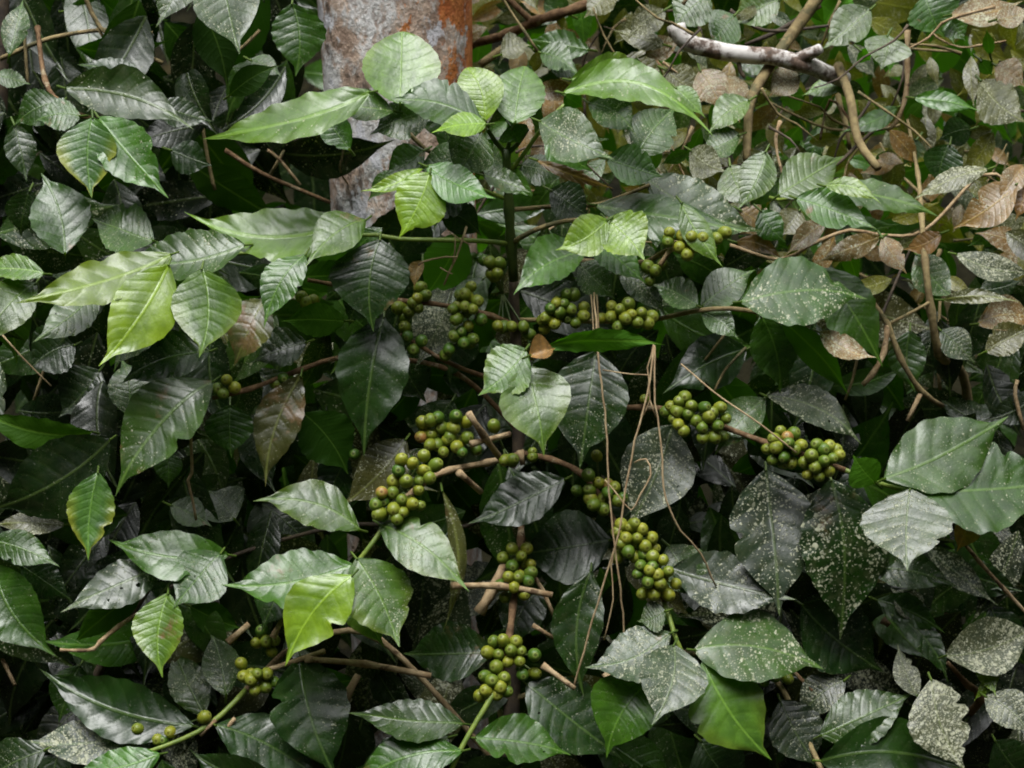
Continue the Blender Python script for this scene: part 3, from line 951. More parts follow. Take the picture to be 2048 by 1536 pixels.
CL = [
    (.0, zc(674, 505, [(505,1190),(375,1215),(445,1235),(570,1240),(355,1275),(495,1280),(540,1320),(330,1340),(410,1345),(475,1340),(265,1405),(325,1400),(475,1395),(280,1455),(375,1450),(440,1475),(225,1475),(330,1495),(480,1480),(255,1525),(390,1515)]) + zc(674, 1011, [(385,35),(350,75),(270,55)])),
    (.09, zc(674, 505, [(495,1000),(560,1070),(615,1020),(590,960),(680,1030),(700,965),(760,990),(640,1100),(760,1080),(700,1140),(620,1170),(490,1080),(735,1170),(660,1080),(820,1155),(545,985),(590,1120),(545,1130)])),
    (.08, zc(674, 505, [(355,320),(470,270),(490,210),(475,330),(395,380),(510,250),(420,345),(440,290)])),
    (.07, zc(674, 505, [(745,240),(815,285),(745,310),(705,390),(770,435),(840,395),(680,330),(800,330),(780,205),(720,250)])),
    (.07, zc(674, 505, [(410,490),(490,520),(440,570),(400,440)])),
    (.08, zc(674, 505, [(690,490),(745,525),(655,560),(790,505),(640,595),(720,470)])),
    (.03, zc(674, 505, [(1250,330),(1300,350),(1275,410),(1220,450),(1370,330),(1440,320),(1230,380),(1340,240),(1290,290),(1380,250),(1440,370),(1200,400),(1330,300),(1400,410)])),
    (.02, zc(674, 505, [(1610,310),(1665,330),(1710,300),(1720,360),(1785,350),(1755,410),(1820,415),(1645,430),(1545,380),(1605,375),(1840,370),(1690,390)])),
    (.12, zc(674, 505, [(935,430),(1025,435),(1090,430),(1120,480),(900,60),(940,130),(900,130),(860,40),(960,60)])),
    (.05, zc(674, 505, [(1465,1305),(1520,1190),(1530,1350),(1480,1390),(1585,1400),(1500,1475),(1640,1450),(1670,1440),(1560,1500),(1480,1440),(1410,1390),(1620,1380)])),
    (.01, zc(674, 1011, [(1665,110),(1735,110),(1780,140),(1760,190),(1840,190),(1660,230),(1715,130),(1640,160),(1645,300),(1800,240),(1850,250),(1740,300),(1700,270),(1690,190)])),
    (.0, zc(674, 1011, [(1795,285),(1850,305),(1915,325),(1780,345),(1765,400),(1830,385),(1820,450),(1870,405),(1885,455),(1935,390),(1980,460),(1790,515),(1860,515),(1940,515),(1850,360)])),
    (.07, zc(674, 1011, [(1030,250),(1105,250),(975,305),(1075,300),(1125,340),(1020,350)])),
    (.05, zc(674, 1011, [(1005,415),(960,465),(1030,480),(1065,420),(1090,520),(1120,440),(975,540),(1130,400)])),
    (.03, zc(674, 1011, [(920,800),(970,790),(1050,795),(940,875),(1015,850),(885,860),(1065,910),(1005,915),(930,940),(1080,850),(1090,990),(1150,870),(1160,980)])),
    (.0, zc(674, 1011, [(870,1000),(910,1030),(980,1010),(880,1080),(930,1105),(840,1110),(990,1090),(950,1060)])),
    (.03, zc(1348, 505, [(-45,930),(-20,900),(15,925),(30,875),(60,845),(100,900),(80,945),(30,1010),(60,1040),(180,910),(225,940),(270,905),(300,975),(250,1010),(165,1020),(165,1085),(240,1080),(280,1075),(130,985),(205,960),(0,970)])),
    (.0, zc(1348, 505, [(625,1045),(660,1080),(705,1060),(585,1090),(540,1150),(600,1145),(665,1120),(580,1210),(650,1190),(705,1155),(745,1130),(690,1230),(640,1240)])),
    (-.01, zc(1348, 505, [(835,1130),(870,1155),(910,1140),(950,1155),(805,1190),(880,1225),(925,1205),(825,1250),(910,1275),(850,1310),(780,1295),(760,1230),(960,1190)])),
    (.0, zc(0, 505, [(1330,750),(1270,795),(1370,795),(1310,820)])),
    (.05, zc(0, 505, [(1620,765),(1650,740)])),
    (.08, zc(0, 505, [(1770,260),(1830,275),(1790,300)])),
    (.02, [(1340,465),(1335,485),(1365,470),(1360,495),(1385,475),(1390,495),(1415,490),(1405,475),(1450,465),(1375,508)]),
    (.04, [(1310,540),(1295,535),(1325,530),(1300,560)]),
    (.05, zc(0, 1011, [(1505,800),(1540,740),(1610,795),(1590,850),(1560,800)])),
    (.03, zc(0, 1011, [(1415,925),(1430,1000),(1510,990),(1560,985),(1490,1075),(1550,1060),(1600,1030),(1470,1020)])),
    (.02, zc(0, 1011, [(805,1305),(1000,1320),(920,1370),(960,1380),(1200,1235)])),
    (.05, zc(1348, 1011, [(530,1030),(590,1005),(660,1010)])),
    (.06, zc(674, 505, [(915,1020),(985,1215),(1030,1215)])),
    (.08, zc(674, 505, [(1145,1170),(1150,1200)])),
    (.06, zc(674, 505, [(105,1185)])),
    (.07, zc(674, 505, [(1805,860)])),
]

def cherry_meshes():
    out = []
    for k in range(4):
        r = random.Random(k)
        bm = bmesh.new()
        bmesh.ops.create_uvsphere(bm, u_segments=18, v_segments=12, radius=1.0)
        ln = (1.18, 1.08, 1.3, 1.04)[k]
        for v in bm.verts:
            z = v.co.z
            rr = 1 - 0.06 * (1 - z) * 0.5
            if z > 0.93: z -= (z - 0.93) * 1.3            # the shallow navel
            v.co = Vector((v.co.x * rr, v.co.y * rr * (0.95 + 0.03 * k), z * ln)) * 0.0088
        for f in bm.faces: f.smooth = True
        me = bpy.data.meshes.new('coffee_cherry')
        bm.to_mesh(me); bm.free()
        me.materials.append(MAT['cherry'])
        out.append(me)
    return out

CM = cherry_meshes()
crng = random.Random(77)
for dc, pts in CL:
    cx = sum(p[0] for p in pts) / len(pts)
    cy = sum(p[1] for p in pts) / len(pts)
    mxr = max([math.hypot(p[0] - cx, p[1] - cy) for p in pts] + [12]) * 1.05
    if len(pts) >= 6:                       # the fruit packed behind the front ones
        for _ in range(int(len(pts) * 0.45)):
            a_, b_ = crng.sample(pts[:len(pts)], 2)
            if math.hypot(a_[0] - b_[0], a_[1] - b_[1]) < 62:
                pts = pts + [((a_[0] + b_[0]) / 2 + crng.uniform(-4, 4), (a_[1] + b_[1]) / 2 + crng.uniform(-4, 4), 0.014)]
    core = P(cx, cy, dc + 0.02)
    me = tube_mesh('fruit_cluster', [[(core, 0.002)] + [(core + (P(p[0], p[1], dc) - core) * 0.5, 0.0015), (P(p[0], p[1], dc), 0.0012)] for p in pts], 'dgreen', 5)
    cl = link('fruit_cluster', me, BUSH)
    for q_ in pts:
        x, y = q_[:2]
        r = math.hypot(x - cx, y - cy)
        z = math.sqrt(max(0, mxr * mxr - r * r)) * (D0 / FPX)
        d = dc - min(z, 0.035) * crng.uniform(0.7, 1.0) + (q_[2] if len(q_) > 2 else 0)
        q = P(x + crng.uniform(-2, 2), y + crng.uniform(-2, 2), d)
        c = bpy.data.objects.new('coffee_cherry', crng.choice(CM))
        COL.objects.link(c)
        c.parent = cl
        c.matrix_parent_inverse = Matrix.Identity(4)
        ax = (q - core).normalized() + Vector((crng.uniform(-.5, .5), crng.uniform(-.6, .1), crng.uniform(-.5, .5)))
        s = crng.uniform(.90, 1.14) * (1.0 if len(pts) > 2 else .9)
        c.matrix_basis = Matrix.Translation(q - gb.xyz + gb.xyz) @ ax.to_track_quat('Z', 'Y').to_matrix().to_4x4() @ Matrix.Scale(s, 4)

# ------------------------------------------------------------------ coffee bush reaching in from the top left
rng = random.Random(31)
lb = P(-60, 2300, .5)
LEFT = thing('coffee_bush', 'shaded coffee bush at the upper left with a drooping pair of green leaves, one yellow-edged', 'coffee bush', (lb.x, lb.y, 0))
def bl(*a, **k): return br(*a, parent=LEFT, **k)
bl([(-60, 2300, .5), (-40, 1200, .5), (-20, 600, .5), (3, 150, .42), (6, -120, .4)], 26, 11, 'dark', name='stem')
bl([(75, 55, .30), (90, 160, .22), (120, 205, .17), (165, 232, .13), (190, 236, .12)], 5, 4.5, 'brown', nodes=True)
bl([(0, 118, .35), (75, 85, .34), (130, 70, .36), (210, 60, .38), (305, 66, .38)], 5, 4, 'olive')
bl([(160, -30, .36), (200, 55, .36), (255, 92, .36), (325, 126, .36)], 5, 4.5, 'olive')
bl([(48, 40, .32), (52, 120, .32), (56, 168, .3)], 3.5, 3, 'olive')
bl([(195, 55, .36), (225, 105, .38)], 3.5, 3, 'olive')
bl([(460, 115, .4), (490, 90, .4), (520, 60, .4)], 4, 3, 'olive')
bl([(430, 380, .45), (420, 340, .45), (405, 250, .45), (400, 180, .45)], 4, 3, 'olive')
bl([(600, 370, .4), (560, 320, .4), (535, 300, .4)], 3.5, 3, 'tan')
bl([(450, 300, .42), (520, 345, .42), (600, 380, .42), (660, 405, .45)], 5, 4, 'brown')
bl([(540, 350, .42), (575, 290, .42)], 3.5, 3, 'olive')
TOPLEFT = """
185 234 183 388 112 Y .06 gy=-.3 fold=.1
196 234 326 382 108 G .07 gy=-.45 dim=1.1 fold=.05 wave=.8
128 176 374 252 100 A .13 gy=-.45 dim=.5 bend=-.08
162 232 74 238 64 A .10 gy=-.6 hole=.22
122 202 30 246 72 G .15 gy=-.3 dim=.7
440 -72 478 96 130 A .20 gy=-.5 dim=.7 bend=.02
362 -84 314 42 86 A .22 gy=-.5 dim=.7
402 18 452 168 88 U .24 gy=.1 dim=.35
584 6 590 146 108 G .22 gy=-.15 dim=.55
458 192 552 134 54 U .22 gy=.2 dim=.4
294 168 162 120 54 D .2 gy=-.8 dim=1.2
18 112 42 -4 54 A .25 gy=-.5 dim=.9
-12 150 58 166 36 A .25 gy=-.8 speck=.3
28 248 52 358 64 D .2 gy=-.3
500 120 560 150 40 A .28 gy=-.8
200 -6 302 58 54 U .5 gy=.5 dim=1.1
132 22 244 10 60 U .52 gy=.4 dim=.9
250 10 330 40 46 U .5 gy=.5 dim=.8
240 110 300 130 40 U .5 gy=.4 dim=1.2
130 508 84 352 118 A .06 gy=-.5 gx=.1 dim=1.0 speck=.1 fold=.15
90 548 -46 538 50 M .03 gy=-.8
72 566 -30 684 96 M .05 gy=-.5 dim=.6
310 210 420 240 60 D .2
340 300 420 330 70 D .3
60 380 40 470 70 D .25
186 864 -34 818 64 U .05 gy=.35 dim=.6 bend=-.1
222 878 -14 1012 156 D .03 gy=-.05 gx=-.2 dim=.6
196 944 178 1112 94 Y .02 gy=-.25 dim=1.3
330 898 336 972 58 G .08 gy=-.2
150 690 60 740 100 D .14 gy=-.3
200 740 120 830 110 D .16 gy=-.3
"""
plant_leaves(TOPLEFT, LEFT, rng)
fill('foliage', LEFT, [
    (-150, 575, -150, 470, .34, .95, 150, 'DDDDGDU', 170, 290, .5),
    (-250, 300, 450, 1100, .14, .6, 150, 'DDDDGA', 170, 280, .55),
    (-500, 760, -1000, -110, .3, 1.3, 300, 'DDGG', 140, 230, .8),  # unseen canopy above the frame, added to shade the foliage behind
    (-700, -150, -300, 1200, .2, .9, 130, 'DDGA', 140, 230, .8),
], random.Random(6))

# ------------------------------------------------------------------ coffee bush at the lower left
rng = random.Random(41)
llb = P(60, 2350, .3)
LOW = thing('coffee_bush', 'low coffee bush in the bottom left corner, dark drooping leaves around a bent twig', 'coffee bush', (llb.x, llb.y, 0))
def bq(*a, **k): return br(*a, parent=LOW, **k)
bq([(60, 2350, .3), (90, 1900, .3), (130, 1560, .22), (180, 1380, .14), (280, 1200, .10), (330, 1130, .08)], 16, 6, 'dark', name='stem')
bq([(30, 1370, .2), (-20, 1270, .25)], 4, 4, 'tan')
LOWER = """
458 1110 224 1074 98 G .01 gy=-.6 speck=.2 bend=-.1 hole=.1
442 1106 348 1208 120 G .0 gy=-.65 dim=.8 speck=.25 hole=.1
328 1130 130 1216 88 S .03 gy=-.6 hole=.3 speck=.3
286 1180 150 1296 62 U .05 gy=.3 dim=.6
336 1186 324 1346 102 M -.02 gy=-.4 dim=1.1 fold=.15 speck=.03
452 1392 420 1264 78 A .04 gy=-.5 dim=.8
408 1432 344 1298 80 A .06 gy=-.5 dim=.7
388 1452 88 1338 120 D .0 gy=-.35 bend=-.08 wave=.8 speck=.1
322 1508 138 1544 74 G -.04 gy=-.6 dim=1.3
292 1472 54 1480 92 S .01 gy=-.75 dim=.7
430 1450 640 1564 116 D .0 gy=-.5 wave=.8 dim=1.3 speck=.15
-12 1130 102 1302 124 G .06 gy=-.3 dim=.6 hole=.14
-22 1080 112 1130 68 G .05 gy=-.5 dim=.8 brn=.2
130 1050 -12 1044 48 O .07 gy=-.6
40 1130 140 1200 70 D .1
160 1330 120 1440 80 G .08 gy=-.2 dim=.6
90 1500 -40 1560 90 D .0 gy=-.5
340 1010 420 1050 60 A .1
470 1040 420 980 90 A .1 dim=.6
560 1560 380 1500 80 D -.02
"""
plant_leaves(LOWER, LOW, rng)
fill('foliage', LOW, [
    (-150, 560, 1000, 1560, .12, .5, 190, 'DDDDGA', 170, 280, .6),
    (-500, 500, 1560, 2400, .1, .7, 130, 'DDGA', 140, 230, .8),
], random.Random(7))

# ------------------------------------------------------------------ bush at the lower right
rng = random.Random(51)
rb = P(1900, 2350, .3)
RIGHT = thing('coffee_bush', 'coffee bush in the bottom right corner with pale crusted leaves', 'coffee bush', (rb.x, rb.y, 0))
def bk(*a, **k): return br(*a, parent=RIGHT, **k)
bk([(1900, 2350, .3), (1890, 1800, .3), (1900, 1500, .22), (1960, 1400, .08), (1935, 1370, .06), (1895, 1325, .03)], 14, 4, 'brown', nodes=True)
bk([(1970, 1398, .08), (2060, 1440, .1)], 4, 4, 'green')
bk([(1585, 1340, .07), (1625, 1382, .05)], 4, 4, 'brown')
LOWRIGHT = """
1890 1312 2066 1250 118 W .0 gy=-.4 bend=.08 speck=.8
1862 1358 1932 1534 122 W -.02 gy=-.45 speck=1.0 bites=3
1836 1394 1798 1290 48 W .0 gy=-.5 bites=2
1842 1240 1784 1178 56 W .05 gy=-.6 speck=.9
1738 1138 1908 1166 80 A .04 gy=-.5 speck=.3 dim=.7
1848 1090 1994 1204 54 S .06 gy=-.5 dim=.7
1752 1200 1882 1260 62 G .07 gy=-.3 dim=.6
1784 1230 1894 1356 54 D .05 gy=-.5 dim=1.4
1602 1208 1764 1336 146 D .07 gy=-.3
1970 1392 2058 1466 78 W -.0 gy=-.5 speck=.7
1640 1472 1822 1384 106 A -.01 gy=-.5 dim=.8 hole=.1
1640 1522 1934 1548 140 D -.03 gy=-.35 dim=1.3 speck=.12
1560 1400 1640 1530 110 S .02 gy=-.4 dim=.6 speck=.3
1950 1330 1990 1390 34 L .02 dim=.5
2000 1350 1950 1400 24 L .01 dim=.7
1400 1480 1490 1580 120 D .05
1900 1130 2040 1180 70 D .15
1980 1210 2060 1330 90 D .14
1990 1480 2060 1560 90 D .06
1690 1360 1600 1440 80 S .05 dim=.6
"""
plant_leaves(LOWRIGHT, RIGHT, rng)
fill('foliage', RIGHT, [
    (1550, 2200, 1000, 1560, .12, .55, 180, 'DDDDGS', 160, 270, .55),
    (1500, 2500, 1560, 2400, .1, .7, 130, 'DDGA', 140, 230, .8),
], random.Random(8))

# ------------------------------------------------------------------ withered shrub, right and upper right
rng = random.Random(61)
sb = P(1900, 2300, .8)
SHRUB = thing('withered_shrub', 'sprawling shrub of tan stems and small brown-speckled leaves filling the upper right', 'shrub', (sb.x, sb.y, 0))
def bs(*a, **k): return br(*a, parent=SHRUB, **k)
bs([(1900, 2300, .8), (1890, 1400, .7), (1935, 820, .35), (1880, 710, .25), (1862, 620, .22), (1850, 520, .22), (1843, 430, .27), (1836, 350, .34), (1815, 240, .42)], 12, 3, 'olive', name='stem', nodes=True)
bs([(1700, 580, .2), (1742, 603, .2), (1775, 648, .2), (1800, 715, .2), (1842, 782, .22), (1885, 812, .25)], 5, 5.5, 'olive', nodes=True)
bs([(1775, 650, .2), (1768, 705, .19), (1745, 748, .18), (1725, 770, .18)], 5, 5, 'tan', nodes=True)
bs([(1842, 785, .22), (1815, 842, .22)], 5, 4.5, 'tan')
bs([(1775, 650, .2), (1850, 610, .21), (1862, 600, .22)], 3.5, 3, 'olive')
bs([(1760, 640, .2), (1800, 545, .25), (1830, 480, .25)], 3, 2.5, 'dark')
bs([(1720, 690, .2), (1705, 760, .2), (1690, 800, .2)], 3, 2.5, 'olive')
bs([(1880, 780, .3), (1876, 720, .3), (1880, 600, .32)], 4, 3, 'olive')
bs([(1650, -40, .43), (1632, 0, .43), (1567, 92, .42), (1505, 190, .36), (1496, 250, .34), (1493, 320, .32)], 14, 8, 'olive')
bs([(1676, 130, .4), (1700, 195, .36), (1716, 280, .33), (1757, 337, .3)], 10, 8.5, 'olive')
bs([(1672, 155, .5), (1678, 205, .5), (1690, 242, .5), (1700, 300, .5)], 5.5, 4, 'olive', nodes=True)
bs([(1640, 10, .52), (1560, 60, .52), (1490, 90, .52)], 6, 4, 'dark')
bs([(1460, 20, .5), (1510, 55, .5), (1560, 62, .5), (1670, 50, .5)], 4, 3, 'dark')
bs([(1815, 60, .4), (1815, 130, .4), (1812, 190, .4), (1795, 240, .4), (1775, 262, .4)], 5, 3.5, 'tan', nodes=True)
bs([(1800, 250, .45), (1740, 262, .45), (1660, 258, .45), (1600, 235, .45), (1540, 205, .46)], 3, 2.5, 'olive')
bs([(1760, 250, .42), (1715, 290, .4), (1690, 315, .36), (1645, 350, .3)], 4, 3.5, 'dark')
bs([(1540, 395, .22), (1560, 400, .2), (1592, 393, .18), (1640, 380, .15), (1700, 385, .15)], 4, 4, 'green')
bs([(1460, 490, .3), (1560, 520, .28), (1620, 490, .26), (1700, 460, .26), (1760, 470, .26), (1850, 460, .28), (1960, 350, .3), (2010, 360, .3)], 4, 3.5, 'tan')
bs([(1700, 240, .4), (1660, 200, .45), (1640, 280, .45)], 3, 2.5, 'brown')
bs([(2035, 760, .3), (2030, 790, .3), (2048, 860, .3)], 4, 4, 'tan')
bs([(1310, 120, .55), (1330, 150, .55), (1300, 170, .55), (1260, 160, .55)], 4, 4, 'brown')
bs([(937, 90, .7), (1016, 68, .62), (1067, 44, .58), (1110, 30, .56), (1160, 14, .55), (1240, -20, .55)], 9, 9, 'brown', nodes=True)
bs([(1067, 44, .58), (1045, 25, .58), (1010, -10, .58)], 6.5, 6.5, 'brown')
bs([(960, 130, .6), (990, 108, .6), (1010, 95, .6)], 8, 8, 'olive')
tr_ = random.Random(88)
for _ in range(64):
    x, y, d = tr_.uniform(1000, 2050), tr_.uniform(-20, 560), tr_.uniform(.28, .75)
    a = tr_.uniform(0, 6.28)
    pts = [(x, y, d)]
    for k in range(tr_.randint(2, 4)):
        a += tr_.uniform(-.55, .55)
        l = tr_.uniform(30, 75)
        x += l * math.cos(a); y += l * math.sin(a); d += tr_.uniform(-.03, .03)
        pts.append((x, y, d))
    bs(pts, tr_.uniform(1.8, 3.6), tr_.uniform(1.0, 1.8), tr_.choice(('olive', 'olive', 'dark', 'tan')), name='twig', nodes=True)
SH = """
1556 392 1684 312 96 M .10 gy=-.55 dim=.6 bites=1
1640 386 1870 424 64 M .10 gy=-.75 dim=.6 speck=.15 wave=.8
1590 396 1746 454 78 G .08 gy=-.55 dim=1.2 speck=.06
1648 372 1756 402 36 L .07 gy=-.6 dim=.7
1532 302 1478 412 76 M .14 gy=-.5 dim=.6 speck=.15
2034 368 1912 448 80 B .18 gy=-.4 hole=.12 dim=1.2
1978 338 1828 392 44 O .2 gy=-.7 speck=.8
1762 474 1640 522 46 B .2 speck=.6
1652 444 1574 506 42 B .2 speck=.6
1470 484 1566 516 32 B .2 speck=.2
1764 474 1812 542 48 B .2 speck=.7
1884 466 1808 496 44 T .22
1910 508 2064 542 54 W .15 speck=.8
1884 600 2034 602 30 O .15
1954 648 2074 636 74 B .15 speck=.7
1970 704 2062 654 66 O .14
1638 664 1748 712 50 B .02 speck=.85
1776 70 1762 134 92 M .35 gy=-.6 dim=.7 hole=.15
1826 196 1956 216 40 G .35 gy=-.4 dim=1.3
1742 18 1650 92 76 M .38 gy=-.6 dim=.6 speck=.25
1834 278 1808 328 66 G .4 gy=-.2 dim=.5 yel=.6
1944 258 1880 280 60 D .38
1900 288 1880 370 78 D .36 dim=1.5
1692 174 1608 190 34 M .42 gy=-.7
1796 214 1690 256 42 G .4 gy=-.5 dim=1.1
1832 508 1908 594 74 A .25 gy=-.6
1880 660 1948 722 60 A .25 gy=-.5 dim=.7
1820 660 1830 778 78 G .25 gy=-.2 dim=.6
1330 140 1400 190 64 O .35 speck=.6
1400 140 1440 215 70 B .36 speck=.8
1440 150 1480 235 80 B .38 speck=.7 hole=.12
1350 175 1410 228 40 M .2 hole=.15
1330 20 1260 75 60 O .36 speck=.6
1420 -10 1350 55 90 A .40 speck=.3
1470 30 1420 80 80 A .42 speck=.15
1560 0 1470 50 80 M .45 dim=.6
1080 105 1150 140 60 A .45 gy=-.9 speck=.2
1100 135 1160 150 45 A .44 gy=-.9 speck=.2
1180 100 1060 80 60 G .5 dim=.8
1000 110 1060 90 50 O .4 speck=.6
1330 90 1230 60 44 O .36 speck=.6
1290 110 1360 80 50 B .38 speck=.7
1480 270 1400 300 60 A .3
1500 200 1420 260 60 M .32 dim=.8 speck=.3
1600 150 1540 190 60 B .4 speck=.8
1610 190 1560 200 60 U .45 gy=.4
1900 30 2040 0 60 B .36 speck=.9
1990 40 2060 20 46 B .34 speck=.9
1850 -10 1890 70 110 G .4 dim=.8
1890 30 1930 80 60 G .42
1990 130 2050 170 60 B .4 speck=.7
1960 160 2050 240 90 O .38 speck=.4
1980 110 1975 60 24 U .4 dim=2.2 gy=.3
1960 120 1985 150 30 U .4 dim=1.6 gy=.3
1720 100 1740 120 40 U .5 dim=1.8
1640 60 1690 -30 120 U .6 gy=.3 dim=1.5
1600 420 1560 470 60 O .25 speck=.3
1520 420 1570 480 60 G .2
1480 420 1550 460 60 B .25 speck=.3
2050 330 2000 400 50 B .2
1960 580 2040 560 60 D .3
1460 330 1500 410 80 M .2 dim=.6 speck=.3
1380 300 1450 340 70 O .28
1240 120 1330 170 70 O .5 speck=.5
1230 -20 1170 30 60 O .45 speck=.5
1140 30 1050 -20 80 G .6 dim=.6
1540 110 1480 150 60 A .45
"""
plant_leaves(SH, SHRUB, rng)
fill('foliage', SHRUB, [
    (960, 2200, -120, 420, .44, 1.0, 420, 'OOBBVVVOOVGUSA', 55, 130, 1.25),
    (1250, 2150, 250, 620, .32, .9, 160, 'OBVBOVGDSU', 60, 130, 1.15),
    (1550, 2200, 560, 1050, .26, .75, 190, 'DDDGA', 120, 200, .6),
    (760, 2500, -1000, -130, .5, 1.3, 240, 'OGGD', 100, 200, .9),  # overhead leaves out of view, added to block skylight from the back layers
    (2150, 2700, -300, 1300, .2, .9, 130, 'DDGO', 120, 220, .8),
], random.Random(9))

# ------------------------------------------------------------------ undergrowth filling the gloom behind
UGS = LeafSet()
ur = random.Random(13)
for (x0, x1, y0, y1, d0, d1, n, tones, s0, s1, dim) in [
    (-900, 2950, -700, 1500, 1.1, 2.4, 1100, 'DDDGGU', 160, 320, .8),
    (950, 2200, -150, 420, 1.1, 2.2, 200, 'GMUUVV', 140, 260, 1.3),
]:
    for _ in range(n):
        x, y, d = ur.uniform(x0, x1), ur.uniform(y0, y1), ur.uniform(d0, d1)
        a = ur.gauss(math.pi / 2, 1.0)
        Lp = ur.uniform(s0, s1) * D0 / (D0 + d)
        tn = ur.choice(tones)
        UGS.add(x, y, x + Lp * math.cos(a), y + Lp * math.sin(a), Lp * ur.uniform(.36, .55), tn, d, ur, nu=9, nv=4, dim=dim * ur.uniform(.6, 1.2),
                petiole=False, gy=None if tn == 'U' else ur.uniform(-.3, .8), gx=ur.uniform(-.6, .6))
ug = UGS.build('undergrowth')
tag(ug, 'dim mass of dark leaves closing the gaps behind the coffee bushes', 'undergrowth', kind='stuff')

# ------------------------------------------------------------------ lichened branch, dry twigs, hanging vines, dead leaves
def single(name, label, cat, chains, mat, group=None, wob=0.0, sides=6, nodes=False):
    o = link(name, tube_mesh(name, chains, mat, sides, wob, nodes=nodes))
    return tag(o, label, cat, group)

lbt = thing('broken_branch', 'thick bent branch with bands of white lichen lying across the upper right shrub', 'branch', P(1598, 126, .38))
link('bough', tube_mesh('bough', [chain([(1352, 52, .38), (1362, 74, .38), (1395, 93, .38), (1450, 103, .38), (1540, 113, .38), (1598, 126, .38), (1650, 145, .4), (1690, 160, .42)], 19, 17)], 'lichen', 14, 0.0016), lbt)
link('side_shoot', tube_mesh('side_shoot', [chain([(1590, 122, .38), (1618, 108, .37), (1642, 96, .36)], 15, 10)], 'lichen', 10, 0.0005), lbt)
link('side_shoot', tube_mesh('side_shoot', [chain([(1475, 105, .38), (1480, 140, .38), (1490, 155, .38)], 5, 4)], 'dark', 8), lbt)

single('dead_twig', 'bare kinked tan twig sticking out left below the speckled leaves, lower left', 'twig',
       [chain([(120, 1300, -.0), (160, 1301, .0), (188, 1298, .0), (200, 1284, .0), (238, 1252, .02), (275, 1228, .06)], 3.2, 4.5)], 'tan', nodes=True)
single('dead_twig', 'thin straight tan twig slanting down to the right edge beside the curled brown leaf', 'twig',
       [chain([(1915, 1070, .05), (1960, 1125, .06), (2010, 1180, .07), (2070, 1245, .08)], 3.6, 4)], 'tan', nodes=True)
single('dead_twig', 'fine dry twig hanging straight down below the large grey leaf at left', 'twig',
       [chain([(384, 820, .0), (382, 880, .02), (384, 945, .05), (376, 960, .05), (385, 1000, .06), (392, 1040, .07)], 3.2, 3)], 'vine')
single('dead_twig', 'pale twig leaning in the dark gap under the yellow-green leaves at far left', 'twig',
       [chain([(68, 800, .16), (92, 730, .16), (118, 655, .16)], 3.5, 4.5)], 'olive')
single('dead_twig', 'small tan twig crossing the dark leaf right of the berry-laden centre', 'twig',
       [chain([(1428, 785, .05), (1450, 740, .05), (1492, 695, .06)], 2.5, 2.8), chain([(1410, 720, .06), (1452, 665, .06)], 2.5, 2.5)], 'olive')

VG = 'dry vines hanging over the cherries'
single('dry_vine', 'longest dry vine, falling straight from mid-bush past the central cherries to speckled leaves', 'vine',
       [chain([(1188, 585, .0), (1192, 640, -.02), (1200, 740, -.03), (1212, 850, -.03), (1217, 950, -.03), (1224, 1060, -.03), (1238, 1150, -.03), (1247, 1250, -.01), (1245, 1335, .0)], 2.1, 1.9)], 'vine', VG, 0.0011)
single('dry_vine', 'slanting dry vine running down leftward from the big dark leaf to the bottom centre', 'vine',
       [chain([(1308, 690, -.02), (1302, 755, -.03), (1278, 850, -.04), (1256, 950, -.04), (1238, 1060, -.04), (1212, 1150, -.03), (1185, 1240, -.02), (1160, 1330, -.01), (1146, 1380, .0)], 2.2, 2)], 'vine', VG, 0.0011)
single('dry_vine', 'dry vine drooping rightward between the right-hand cherry branches toward the dark speckled leaf', 'vine',
       [chain([(1310, 690, -.02), (1308, 780, -.03), (1322, 890, -.03), (1332, 1000, -.03), (1362, 1060, -.02), (1400, 1105, .0), (1432, 1172, .02)], 2.0, 2)], 'vine', VG, 0.0011)
single('dry_vine', 'hair-thin straight vine drawn over the right cherry branch to its outer clusters', 'vine',
       [chain([(1362, 728, .0), (1405, 765, -.02), (1445, 797, -.03), (1520, 848, -.04), (1592, 905, -.03)], 1.8, 2)], 'vine', VG, 0.0003)
single('dry_vine', 'thin beaded strand dangling in front of the pale tree trunk', 'vine',
       [chain([(652, 192, .1), (668, 215, .12), (676, 250, .2), (688, 290, .3), (680, 340, .4), (700, 380, .45), (704, 440, .5)], 2.2, 2)], 'vine', VG, 0.0008)
single('dry_vine', 'loop of dry vine curling beside the right cherries over the blotched grey leaf', 'vine',
       [chain([(1268, 925, .0), (1292, 918, -.01), (1302, 950, -.02), (1280, 990, -.02), (1262, 1020, -.02), (1232, 985, -.02), (1210, 960, -.01)], 1.8, 1.6), chain([(1206, 740, .0), (1260, 748, -.02), (1300, 750, -.02)], 1.6, 1.4)], 'vine', VG, 0.0004)
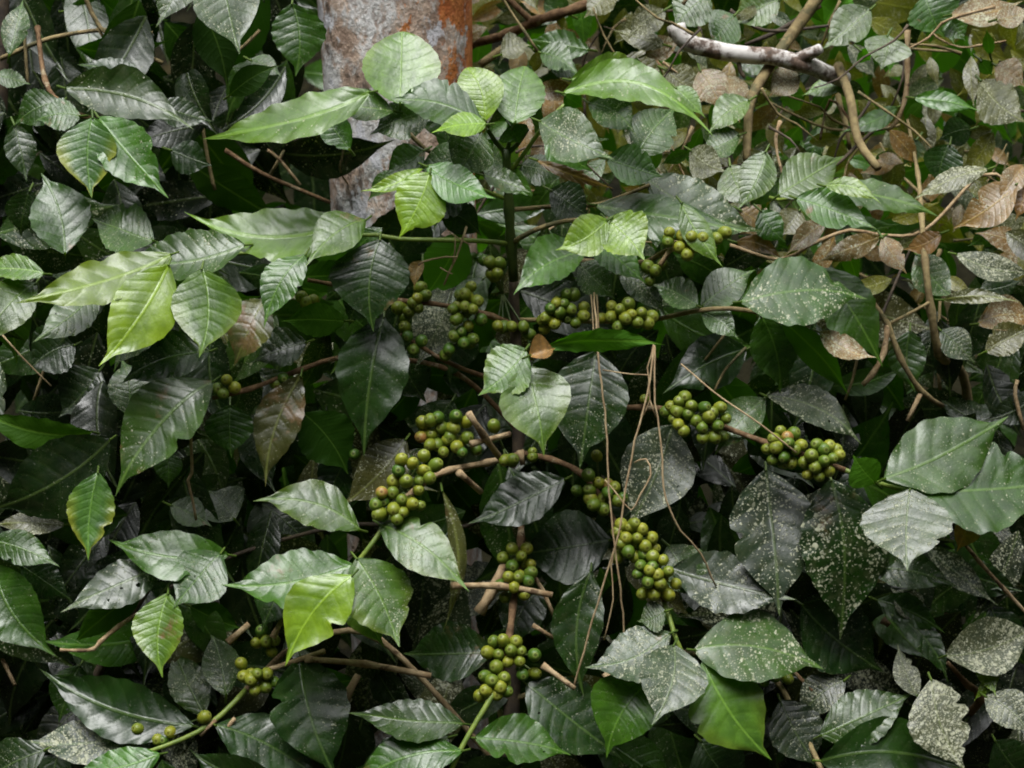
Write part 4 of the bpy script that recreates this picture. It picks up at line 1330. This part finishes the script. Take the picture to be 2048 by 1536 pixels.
single('dry_vine', 'knot of dry tendrils on the twig just left of the central stem', 'vine',
       [chain([(835, 532, .0), (862, 518, .0), (915, 514, .01)], 2, 1.6), chain([(932, 452, .02), (912, 515, .02), (888, 570, .03)], 2.4, 2), chain([(912, 470, .02), (905, 530, .02)], 1.8, 1.6), chain([(880, 535, .02), (905, 548, .02)], 1.6, 1.4), chain([(900, 465, .02), (940, 490, .02)], 1.6, 1.5)], 'vine', VG, 0.0011)
single('dry_vine', 'pale thread of vine slanting in the dark gap at the left edge', 'vine',
       [chain([(5, 670, .12), (45, 715, .12), (102, 772, .12)], 1.8, 1.6)], 'vine', VG)

def dead_leaf(label, args, kw):
    s = LeafSet()
    s.add(*args, random.Random(len(label)), **kw)
    o = s.build('dead_leaf')
    return tag(o, label, 'dead leaf', 'dead leaves caught in the bushes')

for lab, pts in (
    ('short dry vine forking off toward the blotched grey leaf left of the right cherries', [[(1308, 690, -.02), (1296, 735, -.02), (1300, 800, -.025), (1288, 830, -.02)], [(1300, 800, -.025), (1312, 835, -.02)]]),
    ('dry vine pair hanging side by side from the twig above the curled amber leaf', [[(1182, 590, .0), (1186, 650, -.01), (1190, 702, -.02)], [(1194, 590, .0), (1196, 660, -.01), (1195, 710, -.02)]]),
    ('faint dry vine trailing down behind the lowest right-hand cherries', [[(1240, 1060, -.01), (1222, 1130, -.01), (1226, 1200, -.01), (1208, 1280, .0)]]),
):
    single('dry_vine', lab, 'vine', [chain(p, 1.7, 1.4) for p in pts], 'vine', VG, 0.0009)

dead_leaf('curled amber dead leaf caught on top of the central green leaf pair', (1058, 712, 1112, 690, 50, 'T', -.085), dict(fold=.9, curl=.6, dim=1.3, gy=-.6, speck=.1))
dead_leaf('crumpled golden-brown dead leaf hanging at the right edge below large grey leaves', (1938, 1040, 1918, 1102, 54, 'T', -.0), dict(fold=.6, curl=.5, dim=1.2, speck=.1))
dead_leaf('withered tan leaf scrap beside the cherries left of the central stem', (845, 522, 828, 575, 30, 'B', .02), dict(fold=.6, curl=.4, dim=1.2))
dead_leaf('rusty dead leaf hanging among the brown leaves at the far right', (2048, 360, 2030, 440, 46, 'T', .2), dict(fold=.3))
